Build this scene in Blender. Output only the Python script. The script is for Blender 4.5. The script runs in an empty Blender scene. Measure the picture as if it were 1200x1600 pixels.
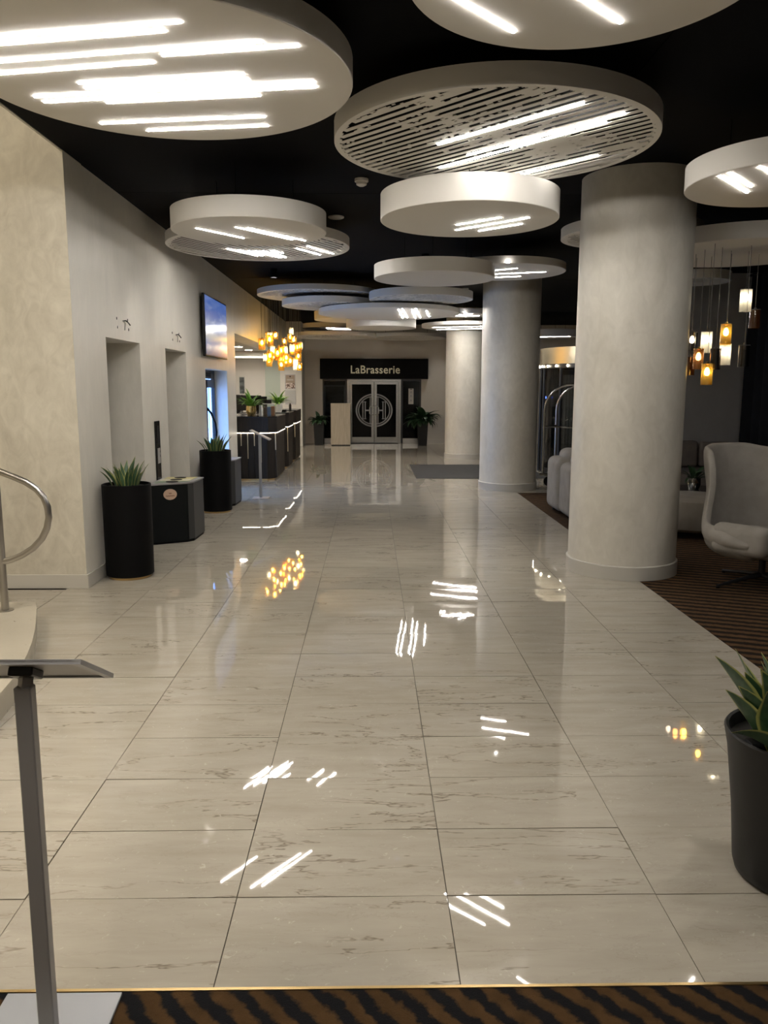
import bpy, bmesh, math, random
from mathutils import Vector, Matrix, noise
random.seed(7)
PI = math.pi
SC = bpy.context.scene
COL = SC.collection

# ------------------------------------------------------------------ camera
CAM_F, CAM_P, CAM_Y, CAM_R, CAM_H = 1240.18, .1564727, .0168124, -.0019644, 1.68
def make_camera():
    p, y, r = CAM_P, CAM_Y, CAM_R
    f = Vector((math.sin(y)*math.cos(p), math.cos(y)*math.cos(p), -math.sin(p)))
    R = Vector((math.cos(y), -math.sin(y), 0)); D = f.cross(R)
    R2 = math.cos(r)*R + math.sin(r)*D; D2 = -math.sin(r)*R + math.cos(r)*D
    m = Matrix.Identity(4)
    for i in range(3):
        m[i][0] = R2[i]; m[i][1] = -D2[i]; m[i][2] = -f[i]
    m[2][3] = CAM_H
    cd = bpy.data.cameras.new('camera'); cd.sensor_width = 36; cd.lens = CAM_F/1600*36
    cd.clip_start = .05; cd.clip_end = 200
    co = bpy.data.objects.new('camera', cd); co.matrix_world = m
    COL.objects.link(co); SC.camera = co
make_camera()

# ------------------------------------------------------------------ world, exposure
w = bpy.data.worlds.new('world'); SC.world = w; w.use_nodes = True
w.node_tree.nodes['Background'].inputs[0].default_value = (.30, .33, .40, 1)
w.node_tree.nodes['Background'].inputs[1].default_value = .012
SC.view_settings.view_transform = 'Standard'
SC.view_settings.look = 'None'
SC.view_settings.exposure = 0.0
SC.view_settings.gamma = 1
SC.view_settings.use_curve_mapping = False
SC.cycles.max_bounces = 8; SC.cycles.diffuse_bounces = 4; SC.cycles.glossy_bounces = 3; SC.cycles.transparent_max_bounces = 12
SC.cycles.caustics_reflective = False; SC.cycles.caustics_refractive = False
LED = 78.0            # strength of the light bars in the ceiling discs

# ------------------------------------------------------------------ materials
def mat(name, col=(.5, .5, .5), rough=.5, metal=0, spec=.5, emit=None, es=0, coat=0, ior=1.5):
    m = bpy.data.materials.new(name); m.use_nodes = True
    b = m.node_tree.nodes['Principled BSDF']
    b.inputs['Base Color'].default_value = (*col, 1); b.inputs['Roughness'].default_value = rough
    b.inputs['Metallic'].default_value = metal; b.inputs['Specular IOR Level'].default_value = spec
    b.inputs['IOR'].default_value = ior; b.inputs['Coat Weight'].default_value = coat
    if emit: b.inputs['Emission Color'].default_value = (*emit, 1); b.inputs['Emission Strength'].default_value = es
    m['b'] = 1
    return m
class NT:
    def __init__(s, m): s.m = m; s.t = m.node_tree; s.b = s.t.nodes['Principled BSDF']
    def n(s, ty, **kw):
        x = s.t.nodes.new(ty)
        for k, v in kw.items():
            if hasattr(x, k): setattr(x, k, v)
            else: x.inputs[k].default_value = v
        return x
    def l(s, a, b): s.t.links.new(a, b)
    def math(s, op, a, b=None, clamp=False):
        x = s.t.nodes.new('ShaderNodeMath'); x.operation = op; x.use_clamp = clamp
        for i, v in enumerate((a, b)):
            if v is None: continue
            if isinstance(v, (int, float)): x.inputs[i].default_value = v
            else: s.l(v, x.inputs[i])
        return x.outputs[0]
    def mix(s, fac, a, b, mode='MIX'):
        x = s.t.nodes.new('ShaderNodeMix'); x.data_type = 'RGBA'; x.blend_type = mode
        for i, v in ((0, fac), (6, a), (7, b)):
            if isinstance(v, (int, float)): x.inputs[i].default_value = v
            elif isinstance(v, tuple): x.inputs[i].default_value = (*v, 1)
            else: s.l(v, x.inputs[i])
        return x.outputs[2]
    def ramp(s, v, a, b, lo=0, hi=1):
        x = s.t.nodes.new('ShaderNodeMapRange'); s.l(v, x.inputs[0])
        for i, q in enumerate((a, b, lo, hi)): x.inputs[i+1].default_value = q
        return x.outputs[0]
    def noise(s, vec, scale, detail=4, rough=.55, dist=0):
        x = s.n('ShaderNodeTexNoise'); x.inputs['Scale'].default_value = scale
        x.inputs['Detail'].default_value = detail; x.inputs['Roughness'].default_value = rough
        x.inputs['Distortion'].default_value = dist
        s.l(vec, x.inputs['Vector']); return x.outputs['Fac']
    def mapped(s, vec, scale=(1, 1, 1), rot=(0, 0, 0)):
        x = s.n('ShaderNodeMapping'); x.inputs['Scale'].default_value = scale; x.inputs['Rotation'].default_value = rot
        s.l(vec, x.inputs['Vector']); return x.outputs[0]
    def pos(s): return s.n('ShaderNodeNewGeometry').outputs['Position']
    def bump(s, h, strength=.2, dist=.01):
        x = s.n('ShaderNodeBump'); x.inputs['Strength'].default_value = strength; x.inputs['Distance'].default_value = dist
        s.l(h, x.inputs['Height']); s.l(x.outputs[0], s.b.inputs['Normal'])

def plaster(name, c1, c2, rough=.42, stretch=(1, 1, .6)):
    m = mat(name, c1, rough); t = NT(m); v = t.mapped(t.pos(), stretch)
    a = t.noise(v, 1.6, 6, .62, .6); b = t.noise(v, 9, 5, .6, 1.2)
    f = t.math('ADD', t.math('MULTIPLY', a, .6), t.math('MULTIPLY', b, .4))
    f = t.ramp(f, .36, .66)
    t.l(t.mix(f, c1, c2), t.b.inputs['Base Color'])
    t.l(t.ramp(b, .3, .7, rough-.1, rough+.12), t.b.inputs['Roughness'])
    t.bump(b, .12, .004)
    return m
M = {}
M['plaster'] = plaster('plaster_beige', (.60, .57, .50), (.76, .73, .655))
M['plaster_wall'] = plaster('plaster_wall', (.68, .655, .59), (.80, .77, .70), .40, (1, 1, .35))
M['plaster_stair'] = plaster('plaster_stair', (.49, .455, .375), (.72, .685, .585), .55)
M['wall_far'] = plaster('wall_far', (.60, .565, .515), (.63, .595, .545), .6)
M['wall_grey'] = plaster('wall_grey', (.30, .295, .295), (.34, .335, .335), .6)
M['white_wall'] = plaster('white_wall', (.58, .56, .51), (.62, .60, .55), .6)
M['skirting'] = mat('skirting', (.55, .53, .48), .4)
M['ceiling'] = mat('ceiling_black', (.004, .004, .005), .8, spec=.08)
M['white_disc'] = mat('white_disc', (.78, .755, .705), .55)
M['led_far'] = mat('led_far', (1, 1, 1), .5, emit=(1, .945, .875), es=LED*1.9)
M['led_soft'] = mat('led_soft', (1, 1, 1), .5, emit=(1, .945, .875), es=LED*.6)
M['disc_inside'] = mat('disc_inside', (.004, .004, .004), .9, spec=.1)
M['led'] = mat('led', (1, 1, 1), .5, emit=(1, .945, .875), es=LED)
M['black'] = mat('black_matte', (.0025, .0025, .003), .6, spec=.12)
M['black_gloss'] = mat('black_gloss', (.005, .005, .006), .14, spec=.4)
M['pot_grey'] = mat('pot_dark_grey', (.015, .015, .015), .5, spec=.3)
M['brass'] = mat('brass', (.60, .43, .20), .3, 1)
M['gold'] = mat('gold', (.75, .55, .22), .16, 1)
M['steel'] = mat('brushed_steel', (.46, .44, .41), .28, 1)
M['door_steel'] = mat('door_steel', (.30, .295, .28), .25, 1)
M['lit_gap'] = mat('lit_gap_cream', (.62, .54, .38), .45)  # cream colour paints the light leaking through the counter's slat gaps
M['chrome'] = mat('chrome', (.72, .72, .72), .12, 1)
M['alu'] = mat('aluminium', (.42, .42, .43), .42, .75)
M['alu_dark'] = mat('aluminium_dark', (.40, .385, .37), .45, .25)
M['grey_plate'] = mat('grey_plate', (.33, .34, .36), .45, .2)
M['dark_metal'] = mat('dark_metal', (.03, .031, .034), .35, .4)
M['bin_body'] = mat('bin_body', (.004, .0055, .006), .5, spec=.18)
M['bin_side'] = mat('bin_side', (.04, .042, .043), .45)
M['grout'] = mat('grout', (.10, .088, .072), .8)
M['soil'] = mat('soil', (.012, .010, .008), .9)
M['mat_grey'] = mat('mat_grey', (.035, .035, .036), .9)
M['sticker'] = mat('sticker', (.62, .44, .32), .6)
M['print'] = mat('brown_print', (.20, .08, .04), .6)
M['paper'] = mat('paper', (.62, .60, .56), .6)
M['green_panel'] = mat('green_panel', (.40, .45, .39), .35)
M['bulb'] = mat('bulb', (1, 1, 1), .5, emit=(1, .80, .48), es=40)
M['bulb_white'] = mat('bulb_white', (1, 1, 1), .5, emit=(1, .84, .58), es=40)
M['counter_led'] = mat('counter_led', (1, 1, 1), .5, emit=(1, .88, .70), es=11)
M['niche_led'] = mat('niche_led', (1, 1, 1), .5, emit=(1, .92, .80), es=16)
M['spot'] = mat('spot', (1, 1, 1), .5, emit=(1, .91, .78), es=200)
M['office_spot'] = mat('office_spot', (1, 1, 1), .5, emit=(1, .91, .78), es=330)
M['blue_led'] = mat('blue_led', (0, 0, 0), .5, emit=(.05, .12, 1), es=6)
M['cord'] = mat('cord', (.10, .10, .10), .5)
M['fabric'] = mat('fabric_beige', (.30, .28, .255), .9, spec=.2)
M['fabric_dark'] = mat('fabric_taupe', (.17, .15, .14), .9, spec=.2)
M['letter'] = mat('letter_gold', (.42, .38, .27), .4, emit=(.8, .7, .45), es=.12)
M['etch'] = mat('etched_glass', (.30, .30, .31), .5)
M['curtain'] = mat('curtain_black', (.012, .012, .013), .9, spec=.15)

def wood(name, c1, c2, rough=.45, s=(14, 14, 1.2)):
    m = mat(name, c1, rough); t = NT(m); v = t.mapped(t.pos(), s)
    f = t.ramp(t.noise(v, 2.2, 5, .6, .4), .35, .65); t.l(t.mix(f, c1, c2), t.b.inputs['Base Color']); return m
M['wood_dark'] = wood('wood_dark', (.010, .0075, .0065), (.020, .015, .012), .5)
M['wood_dark'].node_tree.nodes['Principled BSDF'].inputs['Specular IOR Level'].default_value = .3
M['wood_light'] = wood('wood_light', (.40, .345, .265), (.50, .44, .35), .5)

def weave(m, amt=.35):
    t = NT(m); f = t.noise(t.pos(), 90, 3, .6); t.bump(f, amt, .003)
    c = tuple(t.b.inputs['Base Color'].default_value)[:3]; g = t.noise(t.pos(), 6, 4)
    t.l(t.mix(t.ramp(g, .3, .7), tuple(x*.88 for x in c), tuple(min(1, x*1.12) for x in c)), t.b.inputs['Base Color'])
for k in ('fabric', 'fabric_dark', 'mat_grey', 'curtain'): weave(M[k])

def marble():
    m = mat('marble', (.5, .45, .38), .07, ior=1.56); t = NT(m)
    g = t.n('ShaderNodeNewGeometry'); oi = t.n('ShaderNodeObjectInfo')
    rnd = t.math('FRACT', t.math('ADD', oi.outputs['Random'], g.outputs['Random Per Island']))
    comb = t.n('ShaderNodeCombineXYZ')
    for i, k in enumerate((37.0, 91.0, 53.0)): t.l(t.math('MULTIPLY', rnd, k), comb.inputs[i])
    va = t.n('ShaderNodeVectorMath'); va.operation = 'ADD'; t.l(g.outputs['Position'], va.inputs[0]); t.l(comb.outputs[0], va.inputs[1])
    v = va.outputs[0]; vs = t.mapped(v, (1.0, 5.0, 1)); vm = t.mapped(v, (1.0, 2.6, 1))
    base = t.ramp(t.noise(vs, 2.4, 5, .6, .3), .32, .68)
    col = t.mix(base, (.375, .338, .277), (.45, .413, .347))
    tint = t.math('FRACT', t.math('MULTIPLY', rnd, 7.31))
    col = t.mix(t.math('MULTIPLY', tint, .26), col, (.36, .325, .272))
    # thin wandering veins
    n1 = t.noise(t.mapped(v, (.45, 2.4, 1)), 1.4, 6, .62, .3)
    vein = t.ramp(t.math('ABSOLUTE', t.math('SUBTRACT', n1, .5)), 0, .007, 1, 0)
    gate = t.ramp(t.noise(v, 1.3, 2), .44, .54)
    vein = t.math('MULTIPLY', vein, gate, True)
    col = t.mix(t.math('MULTIPLY', vein, .8), col, (.15, .12, .09))
    n2 = t.noise(t.mapped(v, (1.0, 3.4, 1)), 2.7, 7, .62, .4)
    v2 = t.ramp(t.math('ABSOLUTE', t.math('SUBTRACT', n2, .5)), 0, .008, 1, 0)
    col = t.mix(t.math('MULTIPLY', v2, .20), col, (.22, .18, .14))
    fl = t.ramp(t.noise(v, 34, 3, .5, 1.5), .66, .74)
    col = t.mix(t.math('MULTIPLY', fl, .42), col, (.62, .58, .50))
    t.l(col, t.b.inputs['Base Color'])
    t.l(t.ramp(t.noise(v, 5, 4), .3, .7, .014, .034), t.b.inputs['Roughness'])
    t.bump(t.noise(t.mapped(v, (1, 1, 1)), 2.2, 1), .05, .006)
    return m
M['marble'] = marble()
M['step_stone'] = plaster('step_stone', (.42, .385, .31), (.50, .46, .375), .35)

def carpet(name, c1, c2, period, ang, soft=.2, amp=.5):
    m = mat(name, c1, .95, spec=.1); t = NT(m); p = t.pos()
    v = t.mapped(p, (1, 1, 1), (0, 0, ang))
    s = t.n('ShaderNodeSeparateXYZ'); t.l(v, s.inputs[0])
    wob = t.math('MULTIPLY', t.math('SUBTRACT', t.noise(p, 9, 5, .65), .5), period*amp)
    x = t.math('ADD', s.outputs[1], wob)
    sn = t.math('SINE', t.math('MULTIPLY', x, 2*PI/period))
    rag = t.math('MULTIPLY', t.math('SUBTRACT', t.noise(p, 26, 5, .7), .5), 2.6)
    f = t.ramp(t.math('ADD', sn, rag), -soft, soft)
    tone = t.ramp(t.noise(p, 14, 4), .3, .7)
    t.l(t.mix(f, t.mix(tone, c1, tuple(k*1.55 for k in c1)), c2), t.b.inputs['Base Color'])
    t.bump(t.noise(p, 220, 2), .6, .004)
    return m
M['carpet_front'] = carpet('carpet_front', (.046, .025, .010), (.007, .007, .008), .082, .87, .45, .9)
M['carpet_lounge'] = carpet('carpet_lounge', (.075, .042, .020), (.014, .011, .009), .105, .37, .4, .3)

def tinted(name, col, alpha, gloss=.06, rough=.05, diff=0):
    m = bpy.data.materials.new(name); m.use_nodes = True; nt = m.node_tree; nt.nodes.clear()
    o = nt.nodes.new('ShaderNodeOutputMaterial'); tr = nt.nodes.new('ShaderNodeBsdfTransparent'); gl = nt.nodes.new('ShaderNodeBsdfGlossy')
    tr.inputs[0].default_value = (*[c*alpha for c in col], 1); gl.inputs['Roughness'].default_value = rough
    mx = nt.nodes.new('ShaderNodeMixShader'); fr = nt.nodes.new('ShaderNodeFresnel'); fr.inputs[0].default_value = 1.5
    ad = nt.nodes.new('ShaderNodeMath'); ad.operation = 'ADD'; ad.inputs[1].default_value = gloss; ad.use_clamp = True
    ge = nt.nodes.new('ShaderNodeNewGeometry'); fm = nt.nodes.new('ShaderNodeMath'); fm.operation = 'SUBTRACT'; fm.use_clamp = True
    nt.links.new(ad.outputs[0], fm.inputs[0]); nt.links.new(ge.outputs['Backfacing'], fm.inputs[1])   # reflect once, on the outer face
    nt.links.new(fr.outputs[0], ad.inputs[0]); nt.links.new(fm.outputs[0], mx.inputs[0])
    nt.links.new(tr.outputs[0], mx.inputs[1]); nt.links.new(gl.outputs[0], mx.inputs[2])
    last = mx.outputs[0]
    if diff:
        df = nt.nodes.new('ShaderNodeBsdfTranslucent'); df.inputs[0].default_value = (*col, 1)
        d2 = nt.nodes.new('ShaderNodeBsdfDiffuse'); d2.inputs[0].default_value = (*col, 1)
        m3 = nt.nodes.new('ShaderNodeMixShader'); m3.inputs[0].default_value = .5
        nt.links.new(df.outputs[0], m3.inputs[1]); nt.links.new(d2.outputs[0], m3.inputs[2])
        m2 = nt.nodes.new('ShaderNodeMixShader'); m2.inputs[0].default_value = diff
        nt.links.new(last, m2.inputs[1]); nt.links.new(m3.outputs[0], m2.inputs[2]); last = m2.outputs[0]
    nt.links.new(last, o.inputs[0]); return m
M['glass_dark'] = tinted('glass_dark', (.55, .58, .60), .9, -.015)
M['glass_clear'] = tinted('glass_clear', (.92, .95, .97), .97, .03)
M['glass_amber'] = tinted('glass_amber', (1, .68, .14), .95, .06, diff=.12)
M['glass_brown'] = tinted('glass_brown', (.55, .27, .10), .8, .05, diff=.10)
M['glass_smoke'] = tinted('glass_smoke', (.35, .32, .32), .8, .05)
M['glass_frost'] = tinted('glass_frost', (.85, .85, .80), .95, .04, .3, diff=.45)

def leafmat(name, c1, c2, edge, emix=1.0):
    m = mat(name, c1, .42); t = NT(m)
    at = t.n('ShaderNodeAttribute'); at.attribute_name = 'margin'
    n = t.ramp(t.noise(t.mapped(t.pos(), (1, 1, .5)), 38, 3), .35, .65)
    col = t.mix(n, c1, c2)
    t.l(t.mix(t.math('MULTIPLY', t.ramp(at.outputs['Fac'], .72, .86), emix), col, edge), t.b.inputs['Base Color']); return m
M['leaf_snake'] = leafmat('leaf_snake', (.026, .075, .034), (.055, .12, .055), (.42, .42, .13))
M['leaf_fresh'] = leafmat('leaf_fresh', (.10, .26, .03), (.17, .36, .05), (.2, .4, .08), .5)
M['leaf_dark'] = leafmat('leaf_dark', (.014, .040, .016), (.028, .07, .026), (.02, .05, .02), .3)

def screen_mat():
    m = mat('tv_screen', (.01, .01, .01), .15); t = NT(m)
    tc = t.n('ShaderNodeTexCoord'); s = t.n('ShaderNodeSeparateXYZ'); t.l(tc.outputs['Generated'], s.inputs[0])
    z = s.outputs[2]; cl = t.noise(t.mapped(tc.outputs['Generated'], (1, 1.2, 2.6)), 2.4, 5, .6)
    c = t.mix(t.ramp(z, .40, .75), (.33, .42, .66), (.10, .20, .60))
    c = t.mix(t.math('MULTIPLY', t.ramp(cl, .48, .68), t.ramp(z, 1.0, .3), True), c, (.85, .88, .95))
    band = t.ramp(t.math('ABSOLUTE', t.math('SUBTRACT', z, .33)), .10, .0)
    c = t.mix(t.math('MULTIPLY', band, .75, True), c, (.72, .74, .66))
    c = t.mix(t.ramp(z, .16, .0), c, (.12, .16, .26))
    t.l(c, t.b.inputs['Emission Color']); t.b.inputs['Emission Strength'].default_value = .62; return m
M['screen'] = screen_mat()
def daylight_mat():
    m = mat('daylight_pane', (.0, .0, .0), .5); t = NT(m)
    v = t.mapped(t.pos(), (1, 14, .25)); f = t.ramp(t.noise(v, 1.5, 3), .38, .62)
    t.l(t.mix(f, (.06, .22, .95), (.50, .80, 1.0)), t.b.inputs['Emission Color']); t.b.inputs['Emission Strength'].default_value = 8.0; return m
M['daylight'] = daylight_mat()
def poster_mat():
    m = mat('poster_print', (.4, .3, .25), .5); t = NT(m); tc = t.n('ShaderNodeTexCoord')
    s = t.n('ShaderNodeSeparateXYZ'); t.l(tc.outputs['Generated'], s.inputs[0]); z = s.outputs[2]
    n = t.noise(t.mapped(tc.outputs['Generated'], (3, 1, 3)), 2.2, 3)
    low = t.mix(t.ramp(n, .45, .55), (.10, .05, .035), (.62, .52, .46))
    c = t.mix(t.ramp(z, .42, .40), (.30, .225, .17), low)
    t.l(c, t.b.inputs['Base Color']); return m
M['poster'] = poster_mat()
def art_mat():
    m = mat('dim_picture', (.1, .1, .1), .5); t = NT(m)
    n = t.noise(t.mapped(t.pos(), (1, 1, 2.5)), 3.5, 4)
    t.l(t.mix(t.ramp(n, .4, .6), (.03, .035, .035), (.12, .14, .135)), t.b.inputs['Base Color']); return m
M['art'] = art_mat()

# ------------------------------------------------------------------ mesh helpers
class B:
    def __init__(s): s.m = bmesh.new()
    def box(s, x0, x1, y0, y1, z0, z1, bev=0, seg=1, rot=None):
        r = bmesh.ops.create_cube(s.m, size=1); vs = r['verts']
        for v in vs: v.co = Vector(((x0+x1)/2+v.co.x*(x1-x0), (y0+y1)/2+v.co.y*(y1-y0), (z0+z1)/2+v.co.z*(z1-z0)))
        if rot: 
            for v in vs: v.co = rot @ v.co
        if bev:
            es = {e for v in vs for e in v.link_edges}
            bmesh.ops.bevel(s.m, geom=list(es), offset=bev, segments=seg, profile=.5, affect='EDGES')
        return s
    def lathe(s, prof, n=32, c=(0, 0), sx=1, sy=1, cap=True):
        rings = []
        for r, z in prof:
            if r < 1e-6: rings.append([s.m.verts.new((c[0], c[1], z))])
            else: rings.append([s.m.verts.new((c[0]+sx*r*math.cos(2*PI*i/n), c[1]+sy*r*math.sin(2*PI*i/n), z)) for i in range(n)])
        for a, b in zip(rings, rings[1:]):
            for i in range(n):
                j = (i+1) % n
                f = [a[i % len(a)], a[j % len(a)], b[j % len(b)], b[i % len(b)]]
                f = list(dict.fromkeys(f))
                if len(f) >= 3: s.m.faces.new(f)
        if cap:
            for k in (0, -1):
                if len(rings[k]) > 2: s.m.faces.new(rings[k])
        return s
    def cyl(s, c, r, z0, z1, n=24): return s.lathe([(r, z0), (r, z1)], n, c)
    def tube(s, pts, r, n=8, caps=True):
        pts = [Vector(p) for p in pts]; rings = []
        rr = r if isinstance(r, (list, tuple)) else [r]*len(pts)
        t0 = (pts[1]-pts[0]).normalized(); up = Vector((0, 0, 1)) if abs(t0.z) < .9 else Vector((1, 0, 0))
        u = t0.cross(up).normalized()
        for i, p in enumerate(pts):
            t = (pts[min(i+1, len(pts)-1)]-pts[max(i-1, 0)]).normalized()
            u = (u-t*u.dot(t)).normalized(); q = t.cross(u)
            rings.append([s.m.verts.new(p+rr[i]*(math.cos(2*PI*k/n)*u+math.sin(2*PI*k/n)*q)) for k in range(n)])
        for a, b in zip(rings, rings[1:]):
            for i in range(n): s.m.faces.new((a[i], a[(i+1) % n], b[(i+1) % n], b[i]))
        if caps: s.m.faces.new(rings[0]); s.m.faces.new(rings[-1])
        return s
    def prism(s, poly, z0, z1):
        a = [s.m.verts.new((x, y, z0)) for x, y in poly]; b = [s.m.verts.new((x, y, z1)) for x, y in poly]
        n = len(poly); s.m.faces.new(a[::-1]); s.m.faces.new(b)
        for i in range(n): s.m.faces.new((a[i], a[(i+1) % n], b[(i+1) % n], b[i]))
        return s
    def bar(s, x0, y0, x1, y1, wd, z0, z1):
        d = Vector((x1-x0, y1-y0)).normalized(); p = Vector((-d.y, d.x))*wd/2
        return s.prism([(x0+p.x, y0+p.y), (x0-p.x, y0-p.y), (x1-p.x, y1-p.y), (x1+p.x, y1+p.y)], z0, z1)
    def ball(s, c, r, n=12):
        x = bmesh.ops.create_uvsphere(s.m, u_segments=n, v_segments=max(6, n//2), radius=r)
        for v in x['verts']: v.co += Vector(c)
        return s
    def build(s, name, material, parent=None, smooth=False, loc=None):
        bmesh.ops.recalc_face_normals(s.m, faces=s.m.faces)
        me = bpy.data.meshes.new(name); s.m.to_mesh(me); s.m.free()
        me.materials.append(M[material] if isinstance(material, str) else material)
        if smooth:
            for p in me.polygons: p.use_smooth = True
            try: me.set_sharp_from_angle(angle=math.radians(38))
            except Exception: pass
        return link(name, me, parent, loc)
def link(name, me, parent=None, loc=None):
    o = bpy.data.objects.new(name, me); COL.objects.link(o)
    if parent is not None: o.parent = parent
    if loc: o.location = loc
    return o
def tag(o, label=None, cat=None, group=None, kind=None):
    if label: o['label'] = label
    if cat: o['category'] = cat
    if group: o['group'] = group
    if kind: o['kind'] = kind
    return o
def thing(name, label, cat, loc=(0, 0, 0), rz=0, group=None):
    o = bpy.data.objects.new(name, None); COL.objects.link(o); o.empty_display_size = .1
    o.location = loc; o.rotation_euler = (0, 0, rz)
    return tag(o, label, cat, group)
def struct(o, label=None, cat=None): return tag(o, label, cat, kind='structure')
def copy_tree(src, label=None):
    c = src.copy(); COL.objects.link(c)
    if label: c['label'] = label
    for ch in [o for o in COL.objects if o.parent is src]:
        k = ch.copy(); COL.objects.link(k); k.parent = c
        for g in [o for o in COL.objects if o.parent is ch]:
            q = g.copy(); COL.objects.link(q); q.parent = k
    return c

# ------------------------------------------------------------------ setting
H = 3.48                       # black ceiling
XL = -2.384                    # face of the left wall
YF = 23.8                      # far wall
XR = 6.2                       # right wall
TX0, TW, TY0, TD = .2544, .7005, 2.4163, .40725     # tile grid
XC = TX0+3*TW                  # edge of the lounge carpet
YC = 12.62                     # far end of the lounge carpet
YK = 2.012                     # edge of the front carpet

floor = struct(B().box(-7.2, XR+.3, -4.2, YF+.4, -.2, -.010).build('floor', 'grout'), 'polished beige marble tile floor running down the hall', 'floor')
def tile_mesh(w_, d_):
    return B().box(-w_/2, w_/2, -d_/2, d_/2, -.012, 0).m
g = .0032
me = bpy.data.meshes.new('tile'); bm = tile_mesh(TW-g, TD-g); bm.to_mesh(me); bm.free(); me.materials.append(M['marble'])
far_tiles = B(); rt = random.Random(3)
for r in range(-1, 53):
    y0 = TY0+r*TD; yc = y0+TD/2
    for c in range(-7, 9):
        x0 = TX0+c*TW; xc = x0+TW/2
        if c < -4 and y0 > 6.4 and y0 < 14.0: continue
        if c < -5 and y0 > 14: continue
        if c >= 3 and y0+TD < YC+.3: continue
        if y0 > YF: continue
        if yc < 10.4 and -5 <= c < 3:
            o = link('tile', me, floor, (xc, yc, 0))
            o.rotation_euler = (rt.gauss(0, .0030), rt.gauss(0, .0022), 0)
        else:
            x1, y1 = x0+TW, y0+TD
            b0 = max(y0, YC) if c >= 3 else y0
            n0 = len(far_tiles.m.verts); far_tiles.box(x0+g/2, x1-g/2, b0+g/2, min(y1, YF)-g/2, -.012, 0)
            tx, ty = rt.gauss(0, .0008), rt.gauss(0, .0008)
            far_tiles.m.verts.ensure_lookup_table()
            for v in far_tiles.m.verts[n0:]: v.co.z += tx*(v.co.x-xc)+ty*(v.co.y-yc)
tag(far_tiles.build('far_tiles', 'marble', floor), kind='stuff')

# carpets
tag(B().box(-7.1, XR, -4, YK-.012, -.006, .003).build('front_carpet', 'carpet_front'), 'orange-brown carpet with black diagonal brush stripes in front of marble floor', 'carpet')
struct(B().box(-7.1, XC, YK-.012, YK-.002, -.006, .006).build('trim_1', 'brass'), 'thin brass strip between carpet and marble', 'trim')
tag(B().prism([(XC+.002, YK-.002), (XR, YK-.002), (XR, YC), (XC+.002, YC)], -.006, .0).build('lounge_carpet', 'carpet_lounge'), 'dark brown carpet with fine stripes under the lounge seats', 'carpet')

# left wall with the lift recesses and glass door opening
TH = .40
wl = B()
segs = [(6.543, 7.338, 0), (7.338, 8.40, 2.118), (8.40, 9.43, 0), (9.43, 10.464, 2.118), (10.464, 11.66, 0), (11.66, 13.40, 1.935), (13.40, 14.25, 0)]
for a, b, z in segs: wl.box(XL-TH, XL, a, b, z, H)
wl.box(XL-TH, XL, 14.25, 23.0, 2.60, H)
struct(wl.build('wall_left', 'plaster_wall'), 'beige plaster left wall with recesses and the bulkhead over reception', 'wall')
bb = B()
for a, b, z in segs:
    if z == 0: bb.box(XL, XL+.014, a-.0, b, 0, .12, .003)
struct(bb.build('baseboard_left', 'skirting'), 'pale skirting along the left wall', 'baseboard')
struct(B().box(-7.1, XL-.0005, 6.539, 6.943, 0, 5.6).build('wall_stair', 'plaster_stair'), 'warm beige plaster wall facing the stair landing', 'wall')
struct(B().box(-7.1, XL+.014, 6.527, 6.543, 0, .12, .003).build('baseboard_stair', 'skirting'), 'pale skirting under the warm beige stair wall', 'baseboard')
struct(B().box(-7.4, -7.1, -4.2, 7.0, 0, 5.6).build('wall_stair_side', 'plaster_stair'), 'side wall of the stair hall', 'wall')
struct(B().box(-7.4, XL, -4.2, 7.0, 5.6, 5.8).build('ceiling_stair', 'white_wall'), 'high ceiling over the stair', 'ceiling')
struct(B().box(-7.4, XR+.3, -4.5, -4.2, 0, 5.6).build('wall_back', 'plaster'), 'beige wall behind', 'wall')
# black ceiling in panels with fine joints
ceil = struct(B().box(XL, XR+.3, -4.2, YF+.4, H+.012, H+.4).build('ceiling', 'ceiling'), 'matte black ceiling above the white discs', 'ceiling')
for (y0, y1) in ((-4.2, 2.0), (2.0, 7.872), (7.872, 13.8), (13.8, 19.7), (19.7, YF+.2)):
    for (x0, x1) in ((XL+.004, 1.55), (1.55, XR)):
        B().box(x0+.004, x1-.004, y0+.005, y1-.005, H, H+.011).build('panel', 'ceiling', ceil)
# stair hall side of ceiling void
struct(B().box(XL-.02, XL, -4.2, 6.543, H, 5.6).build('wall_stair_upper', 'white_wall'), 'wall above the ceiling edge over the stair', 'wall')

# far wall with the storefront opening
SX0, SX1, SZ = -1.43, 1.50, 1.90
wf = B(); wf.box(-1.95, SX0, YF, YF+.25, 0, H).box(SX1, XR+.3, YF, YF+.25, 0, H).box(SX0, SX1, YF, YF+.25, SZ, H)
struct(wf.build('wall_far', 'wall_far'), 'taupe end wall around the restaurant doors', 'wall')
bf = B(); bf.box(-1.95, SX0, YF-.014, YF, 0, .12).box(SX1, 2.3, YF-.014, YF, 0, .12)
struct(bf.build('baseboard_far', 'wall_far'), 'taupe skirting on the end wall', 'baseboard')
struct(B().box(2.26, 2.34, YF-.8, YF, 0, H).build('trim_2', 'skirting'), 'pale corner post beside the far column', 'trim')
# dark room behind the storefront
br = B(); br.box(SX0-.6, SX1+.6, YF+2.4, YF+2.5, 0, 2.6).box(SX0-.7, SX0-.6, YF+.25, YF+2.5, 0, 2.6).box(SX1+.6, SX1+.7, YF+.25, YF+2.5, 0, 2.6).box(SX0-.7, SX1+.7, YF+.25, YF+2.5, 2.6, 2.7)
struct(br.build('wall_restaurant', 'black'), 'dark walls of the unlit restaurant behind the glass', 'wall')
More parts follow.
